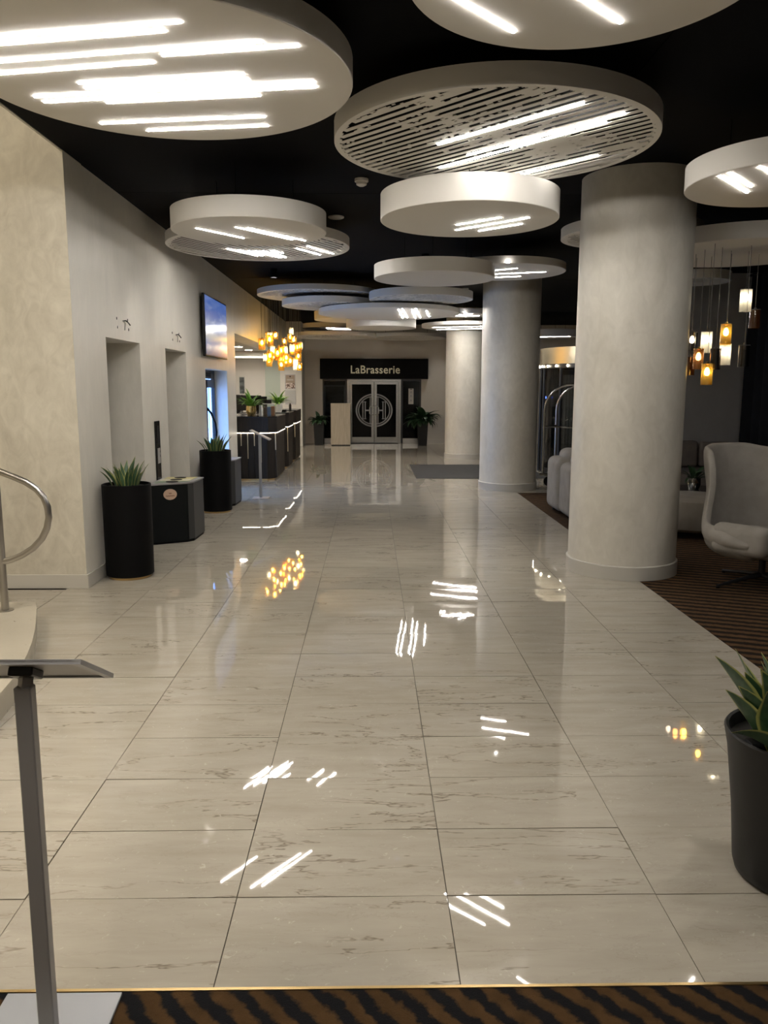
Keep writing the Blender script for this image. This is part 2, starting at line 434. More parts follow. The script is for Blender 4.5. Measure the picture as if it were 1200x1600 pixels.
# right wall, lounge partition, entrance
wr = B(); wr.box(XR, XR+.3, -4.2, 14.35, 0, H).box(XR, XR+.3, 17.65, YF+.25, 0, H).box(XR, XR+.3, 14.35, 17.65, 2.5, H)
struct(wr.build('wall_right', 'wall_grey'), 'grey right wall of the lounge and entrance', 'wall')
struct(B().box(4.95, XR, 13.0, 13.25, 0, H).build('wall_lounge', 'wall_grey'), 'grey wall behind the lounge seats', 'wall')

# reception niche
YN0, YN1, XN = 14.25, 23.0, -5.2
struct(B().box(XN-.2, XN, YN0-.2, YN1+.2, 0, 2.9).build('wall_niche_back', 'white_wall'), 'back wall of the reception office', 'wall')
struct(B().box(XN, XL-TH, YN0-.2, YN0, 0, 2.9).build('wall_niche_near', 'white_wall'), 'near wall of the reception office', 'wall')
struct(B().box(XN, -2.56, YN1, YN1+.2, 0, 2.9).build('wall_niche_end', 'wall_far'), 'taupe end wall of the reception office', 'wall')
struct(B().box(-2.56, -1.95, 22.8, YF+.25, 0, H).build('wall_pier', 'white_wall'), 'white pier holding two framed notices', 'wall')
struct(B().box(XN, XL-TH, YN0, YN1, 2.60, 2.9).build('ceiling_niche', 'white_wall'), 'white ceiling of the reception office', 'ceiling')

# round columns
def column(x, y, r, label):
    t = thing('round_column', label, 'column', (x, y, 0), 0, 'round plaster columns')
    B().lathe([(r, .0), (r, H)], 72).build('shaft', 'plaster', t, True)
    B().lathe([(r+.004, .0), (r+.016, 0), (r+.016, .118), (r+.010, .125), (r, .125)], 72, cap=False).build('plinth', 'skirting', t, True)
column(2.338, 7.238, .484, 'large round plaster column in front of the lounge, nearest of the columns')
column(2.295, 13.24, .470, 'middle round plaster column beside the grey door mat')
column(2.215, 19.02, .440, 'farthest round plaster column near the restaurant doors')

# ------------------------------------------------------------------ ceiling discs
def perforated(r, period, ang, seed, thr, cell=.022, plain=None):
    b = bmesh.new(); n = int(r/period)+1; ca, sa = math.cos(ang), math.sin(ang); rr = r*.972
    slot = period*.48; subs = 3; rows = []
    for k in range(-n, n+1):
        y = k*period; rows.append((y, y+period-slot, None))
        for s in range(subs): rows.append((y+period-slot+slot*s/subs, y+period-slot+slot*(s+1)/subs, (k, s)))
    def quad(u0, u1, v0, v1):
        b.faces.new([b.verts.new((ca*u-sa*v, sa*u+ca*v, 0)) for u, v in ((u0, v0), (u0, v1), (u1, v1), (u1, v0))])
    for v0, v1, ks in rows:
        vm = max(abs(v0), abs(v1))
        if vm >= rr: continue
        hw = math.sqrt(rr*rr-vm*vm)
        if ks is None: quad(-hw, hw, v0, v1); continue
        nc = max(2, int(2*hw/cell)); run = None; k, s = ks
        for i in range(nc+1):
            u = -hw+2*hw*(i+.5)/nc; hole = False
            if i < nc:
                big = noise.noise(Vector((u*1.3/r+seed, k*period*1.3/r, seed*.7)))
                fine = noise.noise(Vector((u*7+seed*3, k*.83, 1.7)))
                jag = noise.noise(Vector((u*26, k*2.7+s*.6, seed)))
                edge = math.hypot(u, v0)/r
                val = big*.9+fine*.75+jag*(.75 if s != 1 else .40)-(edge**5)*.35-thr
                if plain: val -= plain(u/r, v0/r)
                hole = val > 0 and 0 < i < nc-1
            if i == nc or hole:
                if run is not None: quad(run, -hw+2*hw*i/nc, v0, v1); run = None
            elif run is None: run = -hw+2*hw*i/nc
    return b
def disc(name, label, x, y, zb, r, th, bars, slat=None, group='white ceiling discs'):
    t = thing(name, label, 'ceiling disc', (x, y, zb), 0, group)
    if slat:
        ang, thr, seed, per, plain = slat; thr -= .16
        pb = B(); pb.m.free(); pb.m = perforated(r, per, ang, seed, thr, .022 if r > .9 and y < 7 else .04, plain)
        o = pb.build('perforated_panel', 'white_disc', t, loc=(0, 0, .002))
        sm = o.modifiers.new('thick', 'SOLIDIFY'); sm.thickness = .003; sm.offset = 1 if o.data.polygons[0].normal.z > 0 else -1
        B().lathe([(r*.965, .001), (r, .001), (r, th), (r*.965, th), (r*.965, .001)], 96, cap=False).build('rim', 'white_disc', t, True)
        B().lathe([(0, .055), (r*.966, .055), (r*.966, th-.002), (0, th-.002)], 64, cap=False).build('backing', 'disc_inside', t)
    else:
        B().lathe([(0, 0), (r-.004, 0), (r, .004), (r, th), (0, th)], 96, cap=False).build('disc_body', 'white_disc', t, True)
    if zb+th < H-.02:
        for k in range(3):
            a = 2*PI*k/3+.4; B().cyl((r*.6*math.cos(a), r*.6*math.sin(a)), .003, th, H-zb, 6).build('hanger_rod', 'black', t)
    for (x0, y0, x1, y1) in bars:
        p0, p1 = Vector((x0-x, y0-y)), Vector((x1-x, y1-y))
        for _ in range(40):
            if p0.length > r-.03: p0 += (p1-p0)*.03
            if p1.length > r-.03: p1 += (p0-p1)*.03
        B().bar(p0.x, p0.y, p1.x, p1.y, .013, -.005, .004).build('light_bar', 'led_far' if y > 13 else 'led_soft' if slat and y < 6 else 'led', t)
    return t
disc('ceiling_disc', 'large plain disc at upper left carrying twelve long light bars', -1.067, 4.374, 3.22, .976, .125,
     [(-2.12, 3.94, -.81, 3.69), (-2.25, 4.04, -.9, 3.78), (-2.29, 4.23, -.49, 3.88), (-.98, 4.04, -.33, 3.92), (-2.29, 4.37, -1.04, 4.12), (-1.5, 4.4, -.63, 4.26), (-1.49, 4.47, -.62, 4.33), (-1.81, 4.6, -.29, 4.35), (-1.79, 4.68, -.28, 4.42), (-1.45, 4.68, -.59, 4.55), (-1.6, 5.03, -.61, 4.89), (-1.36, 5.16, -.61, 5.05)])
disc('ceiling_disc', 'large disc with jagged black slots and four slanted light bars, in front of nearest column', .791, 5.39, 3.22, 1.023, .115,
     [(.43, 5.4, 1.17, 4.63), (.65, 5.63, 1.45, 4.79), (.49, 5.95, 1.39, 4.95), (.98, 6.26, 1.53, 5.62)],
     (math.atan2(-.77, .74), -.32, 4.3, .072, lambda u, v: .75*math.exp(-((u-.25)**2/.10+(v-.32)**2/.06))))
disc('ceiling_disc', 'plain thick disc with three short light bars hanging under the slotted disc', .761, 6.41, 2.95, .685, .19,
     [(.68, 6.56, .99, 6.27), (.7, 6.77, 1.2, 6.27), (.89, 6.8, 1.19, 6.5)])
disc('ceiling_disc', 'plain disc cut off by the top edge with two light bars', .822, 3.252, 3.22, .695, .12,
     [(.14, 3.25, .63, 3.76), (.63, 3.24, 1.07, 3.66)])
disc('ceiling_disc', 'plain disc at the right edge with short light bars beside nearest column', 2.776, 5.465, 3.0, .665, .15,
     [(2.2, 5.24, 2.58, 5.67), (2.2, 5.13, 2.53, 5.51), (2.35, 5.02, 2.77, 5.46)])
disc('ceiling_disc', 'plain thick disc with three light bars near left wall', -1.05, 7.2, 3.0, .664, .165,
     [(-1.47, 7.01, -1.14, 7.46), (-1.13, 6.96, -.71, 7.52), (-1.03, 6.99, -.6, 7.57)])
disc('ceiling_disc', 'slotted disc with eight light bars, half hidden behind plain disc near left wall', -1.235, 9.141, 3.2, 1.0, .10,
     [(-1.6, 9.24, -1.33, 9.72), (-1.49, 9.3, -1.27, 9.72), (-1.38, 9.36, -1.07, 9.85), (-1.3, 9.38, -1.01, 9.83), (-1.22, 9.38, -1.04, 9.73), (-1.13, 9.34, -1.01, 9.52), (-.82, 9.2, -.59, 9.63), (-.69, 9.06, -.43, 9.55)],
     (1.05, -.35, 8.1, .072, None))
disc('ceiling_disc', 'plain unlit disc in front of the middle column, at mid ceiling', .759, 9.786, 2.95, .719, .155, [])
disc('ceiling_disc', 'thin disc with four light bars just in front of the middle column top', 1.742, 10.80, 3.17, .813, .09,
     [(1.51, 10.02, 1.82, 9.9), (1.59, 10.6, 1.86, 10.4), (1.65, 10.93, 2.29, 10.71), (1.68, 11.26, 2.04, 11.14)])
disc('ceiling_disc', 'wide thin slotted disc with a blue-lit left rim', -.902, 13.93, 3.2, 1.018, .085, [], (.9, -.2, 2.2, .072, None))
disc('ceiling_disc', 'slotted disc with pale rim right below the plain unlit disc', .808, 13.14, 3.06, .832, .115, [], (-.8, -.4, 5.5, .072, None))
disc('ceiling_disc', 'small slotted disc tucked under the blue-rimmed disc', -.72, 14.05, 3.04, .80, .10, [], (.9, -.1, 6.7, .072, None))
disc('ceiling_disc', 'wide thin plain disc with five very short slanted light bars', .327, 14.44, 2.95, 1.247, .075,
     [(.46, 13.51, .6, 15.22), (.52, 13.41, .68, 15.1), (.68, 13.5, .84, 15.21), (.74, 13.36, .92, 15.09), (.94, 13.73, 1.07, 14.91)])
disc('ceiling_disc', 'far plain thick disc left of the hall middle, half hidden by thicker disc', -.46, 17.6, 3.10, .754, .17, [])
disc('ceiling_disc', 'far plain disc with the thickest pale rim near hall middle', .21, 16.44, 2.85, .704, .21, [])
disc('ceiling_disc', 'far small disc with two glowing bars above the golden pendants end', -1.044, 20.21, 3.1, .647, .11,
     [(-1.08, 19.89, -.54, 20.19), (-1.07, 20.22, -.48, 20.53)])
disc('ceiling_disc', 'lowest far thin disc above the restaurant sign, left one', -.915, 20.3, 2.90, 1.06, .085, [], (1.2, .15, 9.9, .08, None))
disc('ceiling_disc', 'lowest far thin disc above the restaurant sign, right one', .95, 22.2, 2.99, 1.12, .09, [], (-.9, -.1, 3.9, .08, None))
disc('ceiling_disc', 'far disc with bright bunched bars beside the middle column', 1.93, 16.40, 3.1, .52, .10,
     [(1.43, 15.63, 1.99, 15.97), (1.46, 15.95, 2.19, 16.41), (1.49, 16.28, 1.94, 16.54), (1.46, 16.58, 1.59, 16.63), (1.5, 16.1, 2.1, 16.5)])
disc('ceiling_disc', 'far disc with two long parallel bars above the farthest column', 2.013, 17.53, 2.95, .91, .07,
     [(1.35, 17.58, 2.82, 16.97), (1.4, 18.26, 2.88, 17.59)])
disc('ceiling_disc', 'small disc with one bar between the middle and nearest columns', 4.73, 20.9, 2.95, .60, .18,
     [(4.24, 20.75, 5.05, 20.45)])
disc('ceiling_disc', 'slotted disc mostly hidden behind the nearest column', 2.674, 8.468, 3.2, .702, .10, [], (-.5, -.4, 1.3, .072, None))
disc('ceiling_disc', 'wide plain unlit disc holding the lounge pendants', 3.70, 8.20, 3.0, .907, .15, [])
disc('ceiling_disc', 'small slotted disc behind the lounge pendants', 4.45, 11.15, 3.1, .45, .12, [], (-.2, -.4, 7.7, .072, None))
# discs over the carpet behind the viewpoint, same family
disc('ceiling_disc', 'plain disc with light bars behind the viewer, above the front carpet left', -.9, .9, 3.22, .95, .12, [(-1.6, .5, -.2, .8), (-1.6, .8, -.2, 1.1), (-1.5, 1.1, -.3, 1.4), (-1.5, .2, -.3, .5), (-1.3, 0, -.5, .2)])
disc('ceiling_disc', 'plain disc with light bars behind the viewer, above the front carpet right', 1.5, .2, 3.1, .9, .12, [(.9, .2, 2.0, -.2), (1.0, .5, 2.1, .1), (.8, -.1, 1.9, -.5), (1.1, .8, 2.0, .5)])

disc('ceiling_disc', 'added unseen plain disc with light bars to brighten the lounge, beyond the right edge', 5.05, 5.6, 3.1, .85, .12, [(4.6, 5.3, 5.5, 5.6), (4.6, 5.6, 5.5, 5.9), (4.7, 5.9, 5.3, 6.1)])  # extra lit disc, added out of view to brighten the lounge
# smoke detectors
def detector(x, y, label, r=.06):
    t = thing('smoke_detector', label, 'smoke detector', (x, y, H), 0, 'smoke detectors')
    B().cyl((0, 0), r, -.025, 0, 24).build('base', 'white_disc', t, True)
    B().lathe([(r*.8, -.025), (r*.75, -.05), (r*.4, -.062), (0, -.062)], 24, cap=False).build('sensor_head', 'white_disc', t, True)
detector(-.08, 7.33, 'white smoke detector on black ceiling left of thick plain disc')
detector(1.75, 15.1, 'tiny smoke detector beside the middle column top')
t = thing('ceiling_speaker', 'flat round white fitting on black ceiling beyond the smoke detector', 'ceiling fitting', (-.37, 8.9, H))
B().lathe([(.085, 0), (.085, -.012), (.07, -.02), (0, -.02)], 28, cap=False).build('cover', 'white_disc', t, True)

# lamp over the stair, recessed spots over reception
def downlight(x, y, z, r, label, m, group):
    t = thing('recessed_downlight', label, 'downlight', (x, y, z), 0, group)
    B().lathe([(r*1.25, 0), (r*1.25, -.008), (r, -.008), (r, 0)], 24, cap=False).build('trim_ring', 'white_disc', t, True)
    B().cyl((0, 0), r, -.005, -.002, 24).build('lens', m, t)
M['stair_lamp'] = mat('stair_lamp', (1, 1, 1), .5, emit=(1, .87, .68), es=88)
for x, y, lb in ((-4.4, 3.3, 'farthest'), (-4.4, 1.2, 'nearest'), (-3.4, 2.3, 'rightmost')):
    downlight(x, y, 5.6, .28, lb+' of the three warm round lamps on the high stair ceiling', 'stair_lamp', 'stair lamps')
for y, lb in ((15.4, 'first'), (17.2, 'second'), (19.0, 'third'), (20.6, 'fourth')):
    downlight(-3.1, y, 2.60, .09, lb+' round downlight from the near end of reception office ceiling', 'office_spot', 'reception downlights')
M['added_spot_lens'] = mat('added_spot_lens', (1, 1, 1), .5, emit=(1, .94, .86), es=1350)  # glowing lens of the tube spots added to balance the hall's light
for x, y, lb in ((-1.9, 8.3, 'above the lift recess nearest the stair'), (-1.75, 10.3, 'between lift recess and television'), (-1.5, 12.75, 'in front of the television'),
        (1.60, 12.3, 'left of the middle column'), (-.45, 22.5, 'above the restaurant sign, left'), (2.0, 23.15, 'above the restaurant sign, right'), (.1, 23.2, 'above the restaurant sign, middle'),
        (-.2, 2.7, 'beyond the top edge, middle'), (1.95, 2.9, 'beyond the top edge, right'), (-2.1, 2.9, 'beyond the top edge, left'), (1.55, 7.6, 'hidden behind the thick disc, right'), (.3, 8.0, 'hidden behind the thick disc, left'),
        (.75, 11.3, 'hidden behind the plain unlit disc'), (1.3, 18.9, 'before the farthest column'), (-.3, 19.0, 'among the far discs')):
    t = thing('added_ceiling_spot', 'added small black tube spotlight that fills in light, on the black ceiling '+lb, 'spotlight', (x, y, H), 0, 'added fill spotlights')
    B().lathe([(.055, 0), (.055, -.13), (.047, -.13), (.047, -.008), (0, -.008), (0, 0), (.055, 0)], 24, cap=False).build('housing', 'ceiling', t, True)
    B().cyl((0, 0), .044, -.016, -.011, 20).build('lens', 'added_spot_lens', t)

# ------------------------------------------------------------------ stairs and handrail
cur = [(-2.42, 5.58), (-2.35, 5.43), (-2.29, 5.28), (-2.215, 5.09), (-2.14, 4.89), (-2.065, 4.67), (-2.0, 4.45), (-1.95, 4.25), (-1.91, 4.06), (-1.875, 3.81), (-1.86, 3.5), (-1.88, 3.2), (-1.95, 2.9), (-2.1, 2.6), (-2.3, 2.4)]
t = thing('stair_step', 'lowest curved stone step of the staircase at left', 'step', (-3, 4, 0))
B().prism([(x+3, y-4) for x, y in [(-6.5, 5.60)]+cur+[(-6.5, 2.4)]], .0, .118).build('riser', 'step_stone', t)
B().prism([(x+3+.008, y-4) for x, y in [(-6.5, 5.60)]+cur+[(-6.5, 2.4)]], .12, .146).build('tread', 'step_stone', t)
cur2 = [(x-.85, y-.02) for x, y in cur]
t = thing('stair_step', 'second stone step of the staircase, beyond the left edge', 'step', (-3, 4, .146))
B().prism([(x+3, y-4) for x, y in [(-6.5, 5.58)]+cur2+[(-6.5, 2.38)]], .0, .145).build('tread', 'step_stone', t)
t = thing('handrail', 'brushed steel stair handrail with rounded end at left edge', 'handrail', (-2.53, 5.364, .146))
def L3(x, z): return (x+2.53, 0, z-.146)
rp = [(-3.6, 1.60), (-3.0, 1.335), (-2.62, 1.168), (-2.5, 1.112), (-2.40, 1.072), (-2.33, 1.040), (-2.26, .992), (-2.216, .935), (-2.194, .87), (-2.19, .80), (-2.207, .725), (-2.245, .652), (-2.31, .585), (-2.39, .535), (-2.46, .505), (-2.53, .49)]
B().tube([L3(x, z) for x, z in rp], .0225, 14).build('rail', 'steel', t, True)
B().tube([(0, 0, .006), (0, 0, 1.0-.02)], .0255, 16).build('post', 'steel', t, True)
B().lathe([(.055, 0), (.055, .006), (.026, .010)], 24, cap=False).build('foot_flange', 'steel', t, True)

# ------------------------------------------------------------------ left wall fittings
for i, (a, b) in enumerate(((7.338, 8.40), (9.43, 10.464))):
    m_ = (a+b)/2; xb = XL-.33
    d = struct(B().box(xb-.06, xb-.02, a, b, 0, 2.118).build('door_%d' % (i+1), 'dark_metal'), ('lift door in the recess nearest the stair', 'lift door in the recess beside the glass door')[i], 'door')
    for (p, q) in ((a+.06, m_-.002), (m_+.002, b-.06)): B().box(xb-.02, xb-.005, p, q, .01, 2.05).build('door_leaf', M['alu_dark'], d)
t = thing('lift_call_panel', 'narrow black glass call panel between the two lift recesses', 'call panel', (XL, 8.90, .55))
B().box(0, .018, -.085, .085, 0, .75, .004).build('faceplate', 'black_gloss', t)
B().box(.018, .020, -.06, .06, .50, .70).build('display', 'black', t)
B().box(.018, .022, -.05, .05, .28, .45).build('reader', 'alu_dark', t)
for z in (.36, .41): B().lathe([(0, 0), (.014, 0), (.014, .005), (0, .005)], 14, cap=False).build('button', 'chrome', t, True, (.022, .035, z)).rotation_euler = (0, PI/2, 0)
for (yy, zz, lb) in ((7.84, 2.27, 'loose wire ends and dowel holes above the lift recess nearest the stair'), (9.95, 2.275, 'loose wire ends and dowel holes above the farther lift recess')):
    t = thing('wire_stub', lb, 'wire', (XL, yy, zz), 0, 'wires left from removed signs')
    B().tube([(.0, .02, .03), (.02, .06, .035), (.025, .12, .02), (.03, .16, .0)], .006, 6).build('cable', 'black', t, True)
    B().tube([(.0, .02, .03), (.03, .0, .01), (.03, -.02, -.06)], .005, 6).build('cable', 'alu_dark', t, True)
    for (a, b) in ((-.16, .04), (-.15, -.04), (.18, .05), (.20, -.04)): B().box(-.001, .003, a-.008, a+.008, b-.012, b+.012).build('dowel_hole', 'black', t)

# television
t = thing('wall_television', 'flat screen television showing a blue sky, high on left wall', 'television', (XL, 12.17, 2.10))
B().box(0, .045, -.25, .25, .25, .6).build('wall_bracket', 'black', t)
B().box(.045, .085, -.84, .84, 0, .86, .006).build('casing', 'black_gloss', t)
B().box(.085, .087, -.82, .82, .022, .84).build('screen', 'screen', t)

# glass door with daylight behind
d = struct(bpy.data.objects.new('door_3', None), 'dark framed glass door with blue daylight in left wall recess', 'door'); COL.objects.link(d)
d.location = (XL-.21, 11.66, 0)
DW = 1.74
fr = B(); fr.box(-.05, 0, 0, .05, 0, 1.935).box(-.05, 0, DW-.03, DW, 0, 1.935).box(-.05, 0, 0, DW, 1.80, 1.935)
fr.build('door_frame', 'dark_metal', d)
for (a, b) in ((.05, .97), (.97, DW-.03)):
    lf = B(); lf.box(-.04, .01, a, a+.11, 0, 1.78).box(-.04, .01, b-.045, b, 0, 1.78).box(-.04, .01, a, b, 1.66, 1.79).box(-.04, .01, a, b, 0, .12)
    o = lf.build('door_leaf', 'dark_metal', d)
    B().box(-.02, -.012, a+.11, b-.045, .12, 1.66).build('pane', 'glass_clear', o)
    if a > .3:
        B().tube([(.01, a+.10, .60), (.05, a+.16, .64), (.09, a+.26, .80), (.10, a+.29, .95), (.09, a+.26, 1.10), (.05, a+.16, 1.26), (.01, a+.06, 1.34)], .017, 8).build('pull_handle', 'black', o, True)
B().box(.002, .012, .7, 1.4, 1.83, 1.90).build('operator_box', 'black', d)
struct(B().box(XL-.285, XL-.275, 11.665, 13.395, 0.01, 1.93).build('window_1', 'daylight'), 'bright blue daylight window behind the glass door', 'window')

# ------------------------------------------------------------------ leaves and plants
def leaf_mesh(name, L, W, bend, fold=.25, tip=.8, material='leaf_snake', seg=8, base=.35, twist=0):
    vs, fs, mg = [], [], []; ac = (-1, -.78, 0, .78, 1); x = z = 0; a = 0
    for i in range(seg+1):
        s = i/seg
        wd = W*(base+(1-base)*math.sin(min(1, s/.45)*PI/2))*(1 if s < .5 else max(.02, 1-((s-.5)/.5)**(1.6*tip)))
        if i:
            a += bend/seg*(.4+1.2*s); x += L/seg*math.sin(a); z += L/seg*math.cos(a)
        for k in ac:
            yy = k*wd/2; dx = abs(k)*wd/2*fold
            tw = twist*s; vs.append((x-dx*math.cos(a)-math.sin(tw)*yy, yy*math.cos(tw), z+dx*math.sin(a))); mg.append(abs(k) if s < .97 else 1)
    for i in range(seg):
        for k in range(4):
            p = i*5+k; fs.append((p, p+1, p+6, p+5))
    m = bpy.data.meshes.new(name); m.from_pydata(vs, [], fs)
    at = m.attributes.new('margin', 'FLOAT', 'POINT')
    for i, v in enumerate(mg): at.data[i].value = v
    m.materials.append(M[material])
    for p in m.polygons: p.use_smooth = True
    return m
LM = {}
def leaf_set(key, n, L, W, bend, material, **kw):
    r = random.Random(hash(key) % 1000 if False else len(LM)+11)
    LM[key] = [leaf_mesh('leaf_'+key, L*r.uniform(.7, 1.1), W*r.uniform(.85, 1.1), bend*r.uniform(.4, 1.3), material=material, **kw) for _ in range(n)]
leaf_set('snake', 5, .26, .055, .35, 'leaf_snake', fold=.35, twist=.5)
leaf_set('bigsnake', 5, .35, .105, .42, 'leaf_snake', fold=.4, twist=.9, seg=10)
leaf_set('arch', 6, .38, .06, 1.25, 'leaf_fresh', fold=.3, base=.3)
leaf_set('broad', 6, .48, .16, 1.7, 'leaf_dark', fold=.25, base=.1)
leaf_set('small', 4, .26, .07, 1.3, 'leaf_dark', fold=.25, base=.1)
def foliage(t, key, n, z, rad, tilt, seed, scale=1):
    r = random.Random(seed)
    for i in range(n):
        a = 2*PI*(i*.381966+r.uniform(-.05, .05)); q = math.sqrt((i+.5)/n)
        o = link('leaf', LM[key][i % len(LM[key])], t, (rad*q*math.cos(a), rad*q*math.sin(a), z))
        o.rotation_euler = (0, tilt*q*r.uniform(.6, 1.15), a+r.uniform(-.3, .3)); s = scale*r.uniform(.75, 1.1)
        if q < .5: s *= 1.1
        o.scale = (s, s, s)
def cyl_planter(x, y, label, seed):
    t = thing('cylinder_planter', label, 'planter', (x, y, 0), 0, 'tall black planters')
    B().lathe([(.185, 0), (.185, .022), (0, .022)], 40, cap=False).build('base_ring', 'brass', t, True)
    B().lathe([(0, .022), (.198, .022), (.206, .03), (.210, .83), (.198, .835), (.196, .80), (0, .80)], 48, cap=False).build('pot', 'black', t, True)
    B().lathe([(0, .80), (.195, .80), (.195, .806), (0, .812)], 24, cap=False).build('soil', 'soil', t)
    foliage(t, 'snake', 26, .80, .12, .42, seed)
cyl_planter(-2.155, 6.985, 'tall black cylinder planter with snake plant at corner of stair wall', 5)
cyl_planter(-2.095, 10.72, 'tall black cylinder planter with snake plant between bin and reception', 9)

# waste bins
def bin_(x, y, label, detail=True):
    t = thing('recycling_bin', label, 'bin', (x, y, 0), 0, 'dark waste bins')
    poly = [(0, 0), (.36, .19), (.415, .27), (.43, .70), (.0, .70)]
    B().prism([(a*.985, b*.985+.004) for a, b in poly], 0, .02).build('plinth', 'black', t)
    B().prism(poly, .02, .64).build('cabinet', 'bin_body', t)
    s = B(); s.prism([(.372, .2), (.418, .268), (.436, .69), (.432, .69), (.412, .272), (.366, .205)], .03, .635).build('side_panel', 'bin_side', t)
    lid = B().prism([(-.004, -.012), (.366, .18), (.425, .265), (.44, .71), (-.004, .71)], .64, .655).build('lid', 'alu', t)
    if detail:
        cols = [mat('lid_green', (.28, .36, .26), .5), mat('lid_cream', (.55, .52, .38), .5), mat('lid_yellow', (.50, .44, .22), .5)]
        for k in range(3):
            y0 = .10+.19*k+.02
            B().prism([(.04+.0*k, y0), (.36, y0+.13 if k == 0 else y0), (.38, y0+.17), (.04, y0+.17)], .655, .659).build('slot_panel', cols[k], lid)
            B().lathe([(0, .659), (.065, .659), (.065, .662), (0, .662)], 24, (.20, y0+.10), cap=False).build('slot_hole', 'black', lid)
        # label on the front face
        fa = math.atan2(.19, .36)
        k = B().lathe([(0, 0), (.072, 0), (.072, .003), (0, .003)], 28, sx=1, sy=.82, cap=False).build('round_label', 'sticker', t, True, (.205-.0018, .108-.003, .535))
        k.rotation_euler = (PI/2, 0, fa)
        for (z, n, wd) in ((.012, 3, .03), (-.016, 7, .092)):
            p = []
            for i in range(n*6+1):
                u = -wd/2+wd*i/(n*6); p.append((u, z+.006*math.sin(i*1.9)+.002*math.sin(i*.7), .0035))
            B().tube(p, .0018, 4).build('lettering', 'print', k)
    return t
bin_(-2.355, 8.37, 'dark recycling bin with round pink label and holed lid beside nearest planter')
bin_(-2.345, 10.98, 'dark waste bin half hidden behind the farther cylinder planter', False)

# ------------------------------------------------------------------ sign stands
def sign_stand_far():
    t = thing('sign_stand', 'slim grey sign stand on marble in front of reception counter', 'sign stand', (-1.672, 12.0, 0))
    B().box(-.125, .125, -.13, .13, 0, .012, .002).build('base_plate', 'alu', t)
    B().box(-.018, .018, -.022, .022, .012, .95).build('post', 'alu', t)
    R = Matrix.Translation((0.01, 0, .955)) @ Matrix.Rotation(math.radians(26), 4, 'Y')
    p = B().box(-.165, .165, -.12, .12, .0, .014, .002, rot=R).build('sign_panel', 'alu', t)
    B().box(-.15, .15, -.105, .105, .014, .016, rot=R).build('sign_sheet', 'paper', p)
sign_stand_far()
t = thing('sign_stand', 'grey metal sign stand seen from behind on front carpet at left', 'sign stand', (-.845, 1.86, .003))
B().box(-.165, .152, -.16, .128, 0, .010, .0015).build('base_plate', 'grey_plate', t)
ps = B(); ps.box(-.021, .021, -.016, .016, .010, .955, .003)
ps.build('post', 'alu_dark', t)
R = Matrix.Translation((0, 0, .955)) @ Matrix.Rotation(math.radians(-0), 4, 'X')
B().tube([(0.0, 0, .945), (0.002, .006, .97), (.004, .03, 1.005)], .0185, 4).build('neck', 'alu_dark', t)
y0, z0, y1, z1 = 1.78-1.86, 1.042, 2.0-1.86, .925
an = math.atan2(z1-z0, y1-y0); ln = math.hypot(y1-y0, z1-z0)
R = Matrix.Translation((0, (y0+y1)/2, (z0+z1)/2)) @ Matrix.Rotation(an, 4, 'X')
pn = B().box(-.168, .168, -ln/2, ln/2, .001, .006, rot=R).build('sign_panel', 'alu_dark', t)
fr = B(); e = .018
fr.box(-.170, -.170+e, -ln/2, ln/2, -.004, .008, rot=R).box(.170-e, .170, -ln/2, ln/2, -.004, .008, rot=R).box(-.17+e, .17-e, -ln/2, -ln/2+e*.7, -.004, .008, rot=R).box(-.17+e, .17-e, ln/2-e*.7, ln/2, -.004, .008, rot=R)
fr.build('snap_frame', 'alu', pn)
B().box(-.03, .03, -.05, .02, -.02, .002, .003, rot=R).build('bracket', 'dark_metal', pn)

# ------------------------------------------------------------------ reception counters
def counter(y0, y1, xl, label, seed, front=True):
    xr, ch = -1.735, .12
    t = thing('reception_counter', label, 'reception counter', (xr, y0, 0), 0, 'reception counter modules')
    D = y1-y0; W = xl-xr
    foot = [(W, 0), (-ch, 0), (0, ch), (0, D), (W, D)]
    B().prism([(a-.02 if a > W+.01 else a, b+.02 if b < .01 else b) for a, b in foot], 0, .03).build('kick_strip', 'brass', t)
    B().prism(foot, .03, .86).build('core', 'wood_dark', t)
    o = .042
    B().prism([(W, -o), (-ch+.02, -o), (o, ch-.02), (o, D+.01), (W, D+.01)], .862, 1.135).build('apron', 'wood_dark', t)
    B().prism([(W, -o-.004), (-ch+.02, -o-.004), (o+.004, ch-.02), (o+.004, D+.012), (W, D+.012)], 1.136, 1.152).build('worktop', 'black_gloss', t)
    r = random.Random(seed)
    x = -ch
    faces = []
    L = W+.04 if not front else -.66
    n = int((-ch-L)/.118)
    edges = [(-ch-.118*(i+1), -ch-.118*i) for i in range(n)]
    for a, b in edges: B().box(a+.008, b-.008, -.020, 0, .035, .842, .003).build('slat', 'wood_dark', t)
    for i, (a, b) in enumerate(edges):
        hgt = (.52, .22, .45, .22, .36, .5, .3)[i % 7]
        B().prism([(a-.0075, -.016), (a+.0075, -.016), (a+.0075, 0), (a-.0075, 0)], .845-hgt, .845).build('lit_gap', 'lit_gap', t)  # pale strip stands in for a streak of light between slats
    led = B().box(L, -ch, -.034, -.018, .852, .861).build('led_strip', 'counter_led', t)
    B().bar(-ch+.008, -.018, .018, ch-.008, .012, .852, .861).build('led_strip', 'counter_led', t)
    k = int((D-ch)/.15)
    for i in range(k):
        a = ch+.15*i
        B().box(0, .020, a+.008, a+.142, .035, .842, .003).build('slat', 'wood_dark', t)
        hgt = r.choice((.5, .3, .62, .4)); B().prism([(0, a-.0075), (.016, a-.0075), (.016, a+.0075), (0, a+.0075)], .845-hgt, .845).build('lit_gap', 'lit_gap', t)
    B().box(.018, .034, ch, D, .852, .861).build('led_strip', 'counter_led', t)
